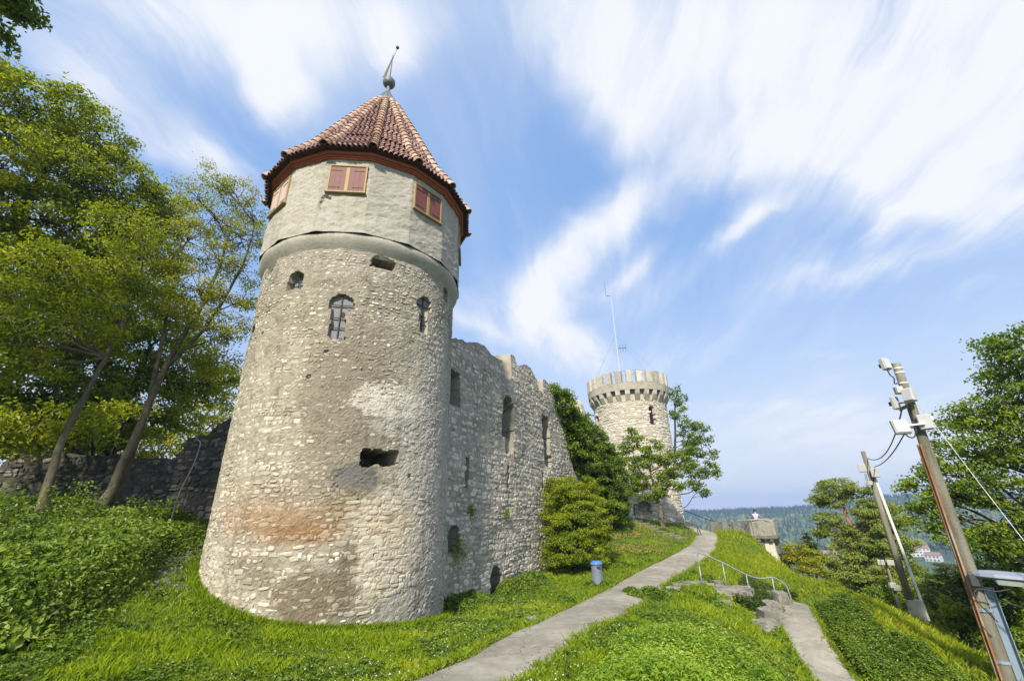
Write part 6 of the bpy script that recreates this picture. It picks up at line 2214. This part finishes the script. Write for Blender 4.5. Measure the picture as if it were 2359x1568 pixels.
def lawn():
    r = np.random.default_rng(101)
    x, y, d, az = polar_pts(430000, -56, 40, 6.5, 48, 102, .82)
    mo, mi, sta, sl, un, li = zones(x, y, az, d)
    t, s = ts(x, y)
    thin = un | mo | sl
    ok = ~blocked(x, y) & ~(thin & (r.random(len(x)) < .9)) & ~((mi | sta) & (r.random(len(x)) < .4)) & ~(li & (r.random(len(x)) < .6))
    wallside = (az < 3) & (az > -9.5) & (d > 16.5)
    inside = (x * wn[0] + y * wn[1] + 9.0 < -.2) & (x * wdir[0] + y * wdir[1] > 11)
    ok &= ~(inside & (d > 14) & (az > -9))
    x, y, d, az, s, t = x[ok], y[ok], d[ok], az[ok], s[ok], t[ok]
    z = H(x, y)
    n1 = fbm(x * .7, y * .7, 111)
    n2 = vnoise(x * 2.6, y * 2.6, 112)
    bank = (s > 1.4) | ((s > -2.9) & (t > 15)) 
    h = (.045 + .045 * n2 + .05 * sstep(n1, .5, .8)) * (1 + .018 * d)
    h = np.where(bank, h * 1.1 + .015 * n1, h)
    h *= r.uniform(.6, 1.35, len(x))
    w = (.008 + .0011 * d) * r.uniform(.7, 1.3, len(x))
    dry = sstep(fbm(x * .45 + 9, y * .45, 131), .54, .70)
    clov = sstep(fbm(x * 1.1 + 3, y * 1.1, 141), .56, .66)
    h = h * (1 - .35 * dry) * (1 - .3 * clov)
    w = np.where(clov > .5, w * 1.7, w)
    tint = np.clip(.34 + .6 * (n1 - .5) + .35 * (n2 - .5) + .30 * dry - .16 * clov + r.normal(0, .16, len(x)) + .14 * bank, 0, 1)
    V, F, T = blades(x, y, z, h, w, r.uniform(.2, .9, len(x)), tint, r)
    tag(MB().add(V, F, T).build('grass', LM['grass']), 'short bright green meadow grass round the towers and along the path', 'grass', kind='stuff')
    # tufts creeping over the path edges
    k = r.integers(0, 200, 15000)
    which = r.random(15000) < .5
    wide = r.random(15000) < .75
    A_ = np.where(wide[:, None], _PLa[k], _LLa[k * 149 // 199])
    B_ = np.where(wide[:, None], _PRa[k], _LRa[k * 149 // 199])
    e0, e1 = np.where(which[:, None], A_, B_), np.where(which[:, None], B_, A_)
    gap = vnoise(k * .45, which * 7.0 + wide * 3.0, 151)
    p = e0 + (e1 - e0) * (np.abs(r.normal(0, .05, (15000, 1))) * (gap[:, None] * 1.8) - .03) + r.normal(0, .06, (15000, 2))
    V, F, T = blades(p[:, 0], p[:, 1], H(p[:, 0], p[:, 1]) + .03, .10 * r.uniform(.4, 1.4, 15000), .02, r.uniform(.4, 1.2, 15000), np.clip(r.normal(.42, .2, 15000), 0, 1), r)
    tag(MB().add(V, F, T).build('edge_grass', LM['grass']), 'ragged grass creeping over the edges of both paths', 'grass', kind='stuff')
    # long grass on the bank crest and far slope
    x, y, d, az = polar_pts(120000, 18, 58, 12, 46, 103, .8)
    t, s = ts(x, y)
    mo, mi, sta, sl, un, li = zones(x, y, az, d)
    ok = ~blocked(x, y) & (((s > 1.2) & ~(sl & (r.random(len(x)) < .93))) | ((s > -2.9) & (t > 23)))
    x, y, d, az = x[ok], y[ok], d[ok], az[ok]
    n1 = fbm(x * .5, y * .5, 121)
    h = (.07 + .17 * n1) * r.uniform(.5, 1.4, len(x))
    tint = np.clip(.5 + .7 * (n1 - .5) + r.normal(0, .18, len(x)), 0, 1)
    V, F, T = blades(x, y, H(x, y), h, (.010 + .0010 * d) * r.uniform(.7, 1.3, len(x)), r.uniform(.3, .9, len(x)), tint, r)
    tag(MB().add(V, F, T).build('long_grass', LM['longgrass']), 'long yellowish grass on the bank between the turret and the right edge', 'grass', kind='stuff')



def lawn_weeds():
    r = np.random.default_rng(161)
    x, y, d, az = polar_pts(26000, -56, 45, 6.8, 26, 162, .9)
    patch = sstep(fbm(x * 1.1 + 3, y * 1.1, 141), .50, .62) + .12
    mo, mi, sta, sl, un, li = zones(x, y, az, d)
    ok = ~blocked(x, y, .03) & (r.random(len(x)) < patch) & ~(mo | un) & ~((az > -9) & (x * wn[0] + y * wn[1] + 9.0 < 0))
    x, y, d = x[ok], y[ok], d[ok]
    n = len(x)
    P, LD, T = [], [], []
    for k in range(5):
        a = r.uniform(0, 2 * PI, n)
        o = .035 + .02 * r.random(n)
        P.append(np.stack([x + np.cos(a) * o, y + np.sin(a) * o, H(x, y) + .045 + .035 * r.random(n)], 1))
        LD.append(np.stack([np.cos(a), np.sin(a), np.full(n, .25)], 1))
        T.append(np.clip(r.normal(.38, .16, n), 0, 1))
    P, LD, T = np.vstack(P), np.vstack(LD), np.concatenate(T)
    s_ = np.tile(.045 + .0022 * d, 5)
    V, F, TT = leaves(P, np.tile([0, 0, 1.0], (len(P), 1)), s_ * 1.3, s_ * .75, tint=T, r=r, ld=LD)
    tag(MB().add(V, F, TT).build('lawn_weeds', LM['weed']), 'patches of clover and broad-leaved weeds in the lawn', 'weeds', kind='stuff')


lawn()
lawn_weeds()


def herb_layer(name, label, mat, x, y, h0, nleaf, L, W, seed, stem=True, spread=.13, up=.9, cat='plants', wild=.0, ramp=None):
    """upright herbs: opposite pairs of leaves in tiers"""
    r = np.random.default_rng(seed)
    n = len(x)
    z = H(x, y)
    big = fbm(x * .7, y * .7, seed)
    h = h0 * r.uniform(.65, 1.25, n) * (1 + wild * 2.2 * (big - .5))
    if ramp is not None:
        h = h * (.25 + .75 * sstep(ts(x, y)[1], *ramp))
    tiers = nleaf // 2
    P, O, T, S, LD = [], [], [], [], []
    ptint = r.normal(0, .14, n) + (vnoise(x * .8, y * .8, seed + 1) - .5) * (.25 + wild * .5)
    a0 = r.uniform(0, 2 * PI, n)
    lx, ly = r.normal(0, .12, n) * h, r.normal(0, .12, n) * h
    for k in range(tiers):
        f = 1 - .62 * k / tiers
        for sg in (0, PI):
            a = a0 + k * PI / 2 + sg + r.normal(0, .25, n)
            sz = (.55 + .6 * (k / max(1, tiers - 1)) ** .7)
            off = L * sz * .5
            P.append(np.stack([x + lx * f + np.cos(a) * off, y + ly * f + np.sin(a) * off, z + h * f - .012 * k], 1))
            LD.append(np.stack([np.cos(a), np.sin(a), np.full(n, -.25)], 1))
            O.append(np.tile([0, 0, up], (n, 1)))
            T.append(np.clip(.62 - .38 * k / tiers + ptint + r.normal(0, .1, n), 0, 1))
            S.append(np.full(n, sz))
    P, O, T, S, LD = np.vstack(P), np.vstack(O), np.concatenate(T), np.concatenate(S), np.vstack(LD)
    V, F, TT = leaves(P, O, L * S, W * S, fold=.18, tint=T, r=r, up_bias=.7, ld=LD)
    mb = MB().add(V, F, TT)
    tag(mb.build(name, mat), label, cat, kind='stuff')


def pick(n, az0, az1, r0, r1, seed, which, pw=1.0, marg=.17):
    x, y, d, az = polar_pts(n, az0, az1, r0, r1, seed, pw)
    z_ = zones(x, y, az, d)
    ok = z_[which] & ~blocked(x, y, marg)
    return x[ok], y[ok], d[ok], az[ok]


x, y, d, az = pick(16000, -6, 50, 5, 16, 201, 0)
herb_layer('nettles', 'bright green nettles covering the mound between the two paths in the foreground', LM['nettle'], x, y, .42, 12, .11, .055, 202, wild=.4, ramp=(-2.9, -1.2))
x, y, d, az = pick(16000, 5, 50, 10, 20, 203, 1)
herb_layer('weeds', 'darker weeds on the slope above the nettles and below the stone blocks', LM['weed'], x[::2], y[::2], .15, 8, .08, .045, 204, ramp=(-2.9, -1.5))
x, y, d, az = pick(14000, 18, 34, 17, 27, 205, 2)
herb_layer('ground_elder', 'dark leafy ground cover under the steel handrail', LM['dark'], x, y, .34, 10, .10, .07, 206)
x, y, d, az = pick(52000, 24, 62, 7, 26, 207, 3, .9)
herb_layer('slope_cover', 'dense dark green ground cover right of the lower path', LM['cover'], x, y, .30, 10, .11, .06, 208, wild=.8)


def undergrowth():
    r = np.random.default_rng(301)
    x, y, d, az = pick(95000, -64, -33, 8.5, 24, 302, 4, .9)
    n1 = fbm(x * .55, y * .55, 303)
    n2 = vnoise(x * 1.5, y * 1.5, 304)
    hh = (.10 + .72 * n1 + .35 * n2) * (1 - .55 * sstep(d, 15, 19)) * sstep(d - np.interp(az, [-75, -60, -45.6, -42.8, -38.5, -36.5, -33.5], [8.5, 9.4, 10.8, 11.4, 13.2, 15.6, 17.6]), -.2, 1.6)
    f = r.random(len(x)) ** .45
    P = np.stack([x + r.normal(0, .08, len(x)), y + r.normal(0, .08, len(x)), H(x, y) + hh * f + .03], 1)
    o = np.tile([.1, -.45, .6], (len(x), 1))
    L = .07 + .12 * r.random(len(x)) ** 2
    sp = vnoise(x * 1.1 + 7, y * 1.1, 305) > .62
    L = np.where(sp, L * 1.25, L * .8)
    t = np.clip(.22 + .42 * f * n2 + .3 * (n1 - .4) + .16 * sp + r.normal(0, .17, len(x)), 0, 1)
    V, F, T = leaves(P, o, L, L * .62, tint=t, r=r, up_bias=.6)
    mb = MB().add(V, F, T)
    # saplings and tall stalks standing out of the mass
    for q in range(60):
        a_, d_ = r.uniform(-52, -37), r.uniform(11.6, 20)
        p = on(a_, d_)
        ok_ = d_ > np.interp(a_, [-60, -45.6, -42.8, -38.5, -36.5], [9.6, 11.2, 11.9, 13.8, 16])
        if not ok_:
            continue
        hq = r.uniform(.6, 1.25)
        tip_ = p + np.array([r.normal(0, .15), r.normal(0, .15), hq])
        mb.add(*tube([p, (p + tip_) / 2 + r.normal(0, .05, 3), tip_], [.012, .009, .004], 4, False), tint=.3)
        k_ = 70
        u_q = r.random(k_) ** .7
        PP = p + (tip_ - p) * u_q[:, None] + r.normal(0, .16, (k_, 3)) * np.array([1, 1, .5])
        V, F, T = leaves(PP, np.tile([.1, -.4, .6], (k_, 1)), .11, .065, tint=np.clip(r.normal(.62, .16, k_), 0, 1), r=r)
        mb.add(V, F, T)
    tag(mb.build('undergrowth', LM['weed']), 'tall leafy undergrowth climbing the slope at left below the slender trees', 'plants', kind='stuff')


undergrowth()


def footing():
    """weeds hugging the foot of the castle wall and the towers"""
    r = np.random.default_rng(311)
    P, T = [], []
    spots = [(-8.0, 16.2, .9, .45), (-7.0, 16.8, .8, .4), (-5.6, 17.2, .7, .4), (-4.4, 17.6, .6, .25), (-.6, 19.2, .8, .5), (.6, 19.8, .8, .5), (1.8, 20.6, .8, .5), (2.4, 20.0, .7, .3), (8.3, 19.8, .25, .25), (9.9, 19.9, .25, .2), (12.5, 33.2, .9, .5), (17.2, 35.7, .5, .3), (13.5, 16.6, .4, .2), (12.9, 17.3, .4, .22), (15.0, 16.9, .5, .35), (16.3, 17.6, .4, .2), (21.3, 21.8, .5, .3)]
    for az, d, rr_, h in spots:
        c = P2(az, d)
        n = int(2600 * rr_ * h / .3)
        a, q = r.uniform(0, 2 * PI, n), np.sqrt(r.random(n)) * rr_
        x, y = c[0] + q * np.cos(a), c[1] + q * np.sin(a)
        P.append(np.stack([x, y, H(x, y) + h * (1 - (q / rr_) ** 2) * r.random(n) ** .5], 1))
        T.append(np.clip(r.normal(.4, .2, n), 0, 1))
    P, T = np.vstack(P), np.concatenate(T)
    V, F, TT = leaves(P, np.tile([0, -.2, .7], (len(P), 1)), .10, .06, tint=T, r=r)
    tag(MB().add(V, F, TT).build('wall_foot_weeds', LM['weed']), 'clumps of weeds at the foot of the castle wall and beside the path', 'plants', kind='stuff')
    # little fringe of grass and weeds where the round tower meets the lawn
    a = r.uniform(-1.9, 1.9, 9000)
    q = TR + .04 + np.abs(r.normal(0, .10, 9000))
    x = TC[0] + (fdir[0] * np.cos(a) + rtd[0] * np.sin(a)) * q
    y = TC[1] + (fdir[1] * np.cos(a) + rtd[1] * np.sin(a)) * q
    V, F, TT = blades(x, y, H(x, y), .17 * r.uniform(.3, 1.3, 9000), .02, r.uniform(.2, .8, 9000), np.clip(r.normal(.3, .2, 9000), 0, 1), r)
    tag(MB().add(V, F, TT).build('tower_foot_grass', LM['grass']), 'fringe of longer grass round the foot of the large round tower', 'grass', kind='stuff')


footing()


def rubble_litter():
    r = np.random.default_rng(321)
    mb = MB()
    n = 420
    az = r.uniform(-37, -33.2, n)
    d = r.uniform(13.6, 18.2, n)
    x, y = d * np.sin(np.radians(az)), d * np.cos(np.radians(az))
    z = H(x, y)
    for q in range(n):
        s = r.uniform(.02, .075)
        V, F4, F3 = VARS[q % 10]
        A = np.stack([np.array([math.cos(q), math.sin(q), 0]) * s, np.array([0, 0, s * .45]), np.array([-math.sin(q), math.cos(q), 0]) * s], 0)
        mb.add(V @ A + np.array([x[q], y[q], z[q] + .02]), [F4, F3], r.random())
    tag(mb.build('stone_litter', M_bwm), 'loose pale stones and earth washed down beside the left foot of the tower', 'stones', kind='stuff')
    # white clover heads and small yellow leaves in the lawn
    x, y, d, az = polar_pts(1500, -30, 12, 7, 20, 322)
    ok = ~blocked(x, y, .1)
    x, y = x[ok], y[ok]
    n = len(x)
    P = np.stack([x, y, H(x, y) + .085], 1)
    V, F, T = leaves(P, np.tile([0, 0, 1.0], (n, 1)), .03, .026, r=r)
    tag(MB().add(V, F, T).build('clover_flowers', simple_mat('clover_white', [(.45, .38, .36), (.55, .5, .45)], 5, .8)), 'tiny pale clover heads scattered in the lawn', 'flowers', kind='stuff')
    # fallen autumn leaves under the young maple
    n = 2600
    az, d = r.normal(13.6, 2.4, n), r.uniform(27, 36, n)
    x, y = d * np.sin(np.radians(az)), d * np.cos(np.radians(az))
    ok = ~blocked(x, y, .1) & (vnoise(x * .8, y * .8, 331) > .35)
    x, y = x[ok], y[ok]
    P = np.stack([x, y, H(x, y) + .10 + .05 * r.random(len(x))], 1)
    V, F, T = leaves(P, np.tile([0, -.3, .9], (len(P), 1)), .10, .07, r=r)
    tag(MB().add(V, F, T).build('fallen_leaves', simple_mat('fallen_leaf', [(.16, .115, .03), (.25, .22, .05)], 3, .9)), 'reddish fallen leaves on the grass slope below the young maple', 'leaves', kind='stuff')
    # dry leaves and grit along the path edges
    k = r.integers(0, 200, 2600)
    side = r.random(2600) < .5
    e = np.where(side[:, None], _PLa[k], _PRa[k])
    o = np.where(side[:, None], _PRa[k] - _PLa[k], _PLa[k] - _PRa[k])
    p = e + o * np.abs(r.normal(0, .07, (2600, 1))) + r.normal(0, .12, (2600, 2))
    P = np.stack([p[:, 0], p[:, 1], H(p[:, 0], p[:, 1]) + .062], 1)
    V, F, T = leaves(P, np.tile([0, 0, 3.0], (len(P), 1)), .035, .022, r=r)
    tag(MB().add(V, F, T).build('leaf_litter', simple_mat('dry_leaf', [(.12, .09, .03), (.26, .2, .07)], 5, .9)), 'dry leaves and grit along the edges of the main path', 'leaf litter', kind='stuff')


rubble_litter()

# ------------------------------------------------------------------ haze
def haze():
    V, F = box((0, 0, (62 - 100) / 2), (4700, 4700, 62 + 100))
    m = bpy.data.materials.new('haze')
    m.use_nodes = True
    t = m.node_tree
    t.nodes.clear()
    o = t.nodes.new('ShaderNodeOutputMaterial')
    v = t.nodes.new('ShaderNodeVolumePrincipled')
    v.inputs['Color'].default_value = (.42, .60, 1.0, 1)
    v.inputs['Density'].default_value = .00036
    v.inputs['Anisotropy'].default_value = 0.2
    t.links.new(v.outputs[0], o.inputs['Volume'])
    tag(make_mesh('haze', V, F, m), kind='stuff')


haze()
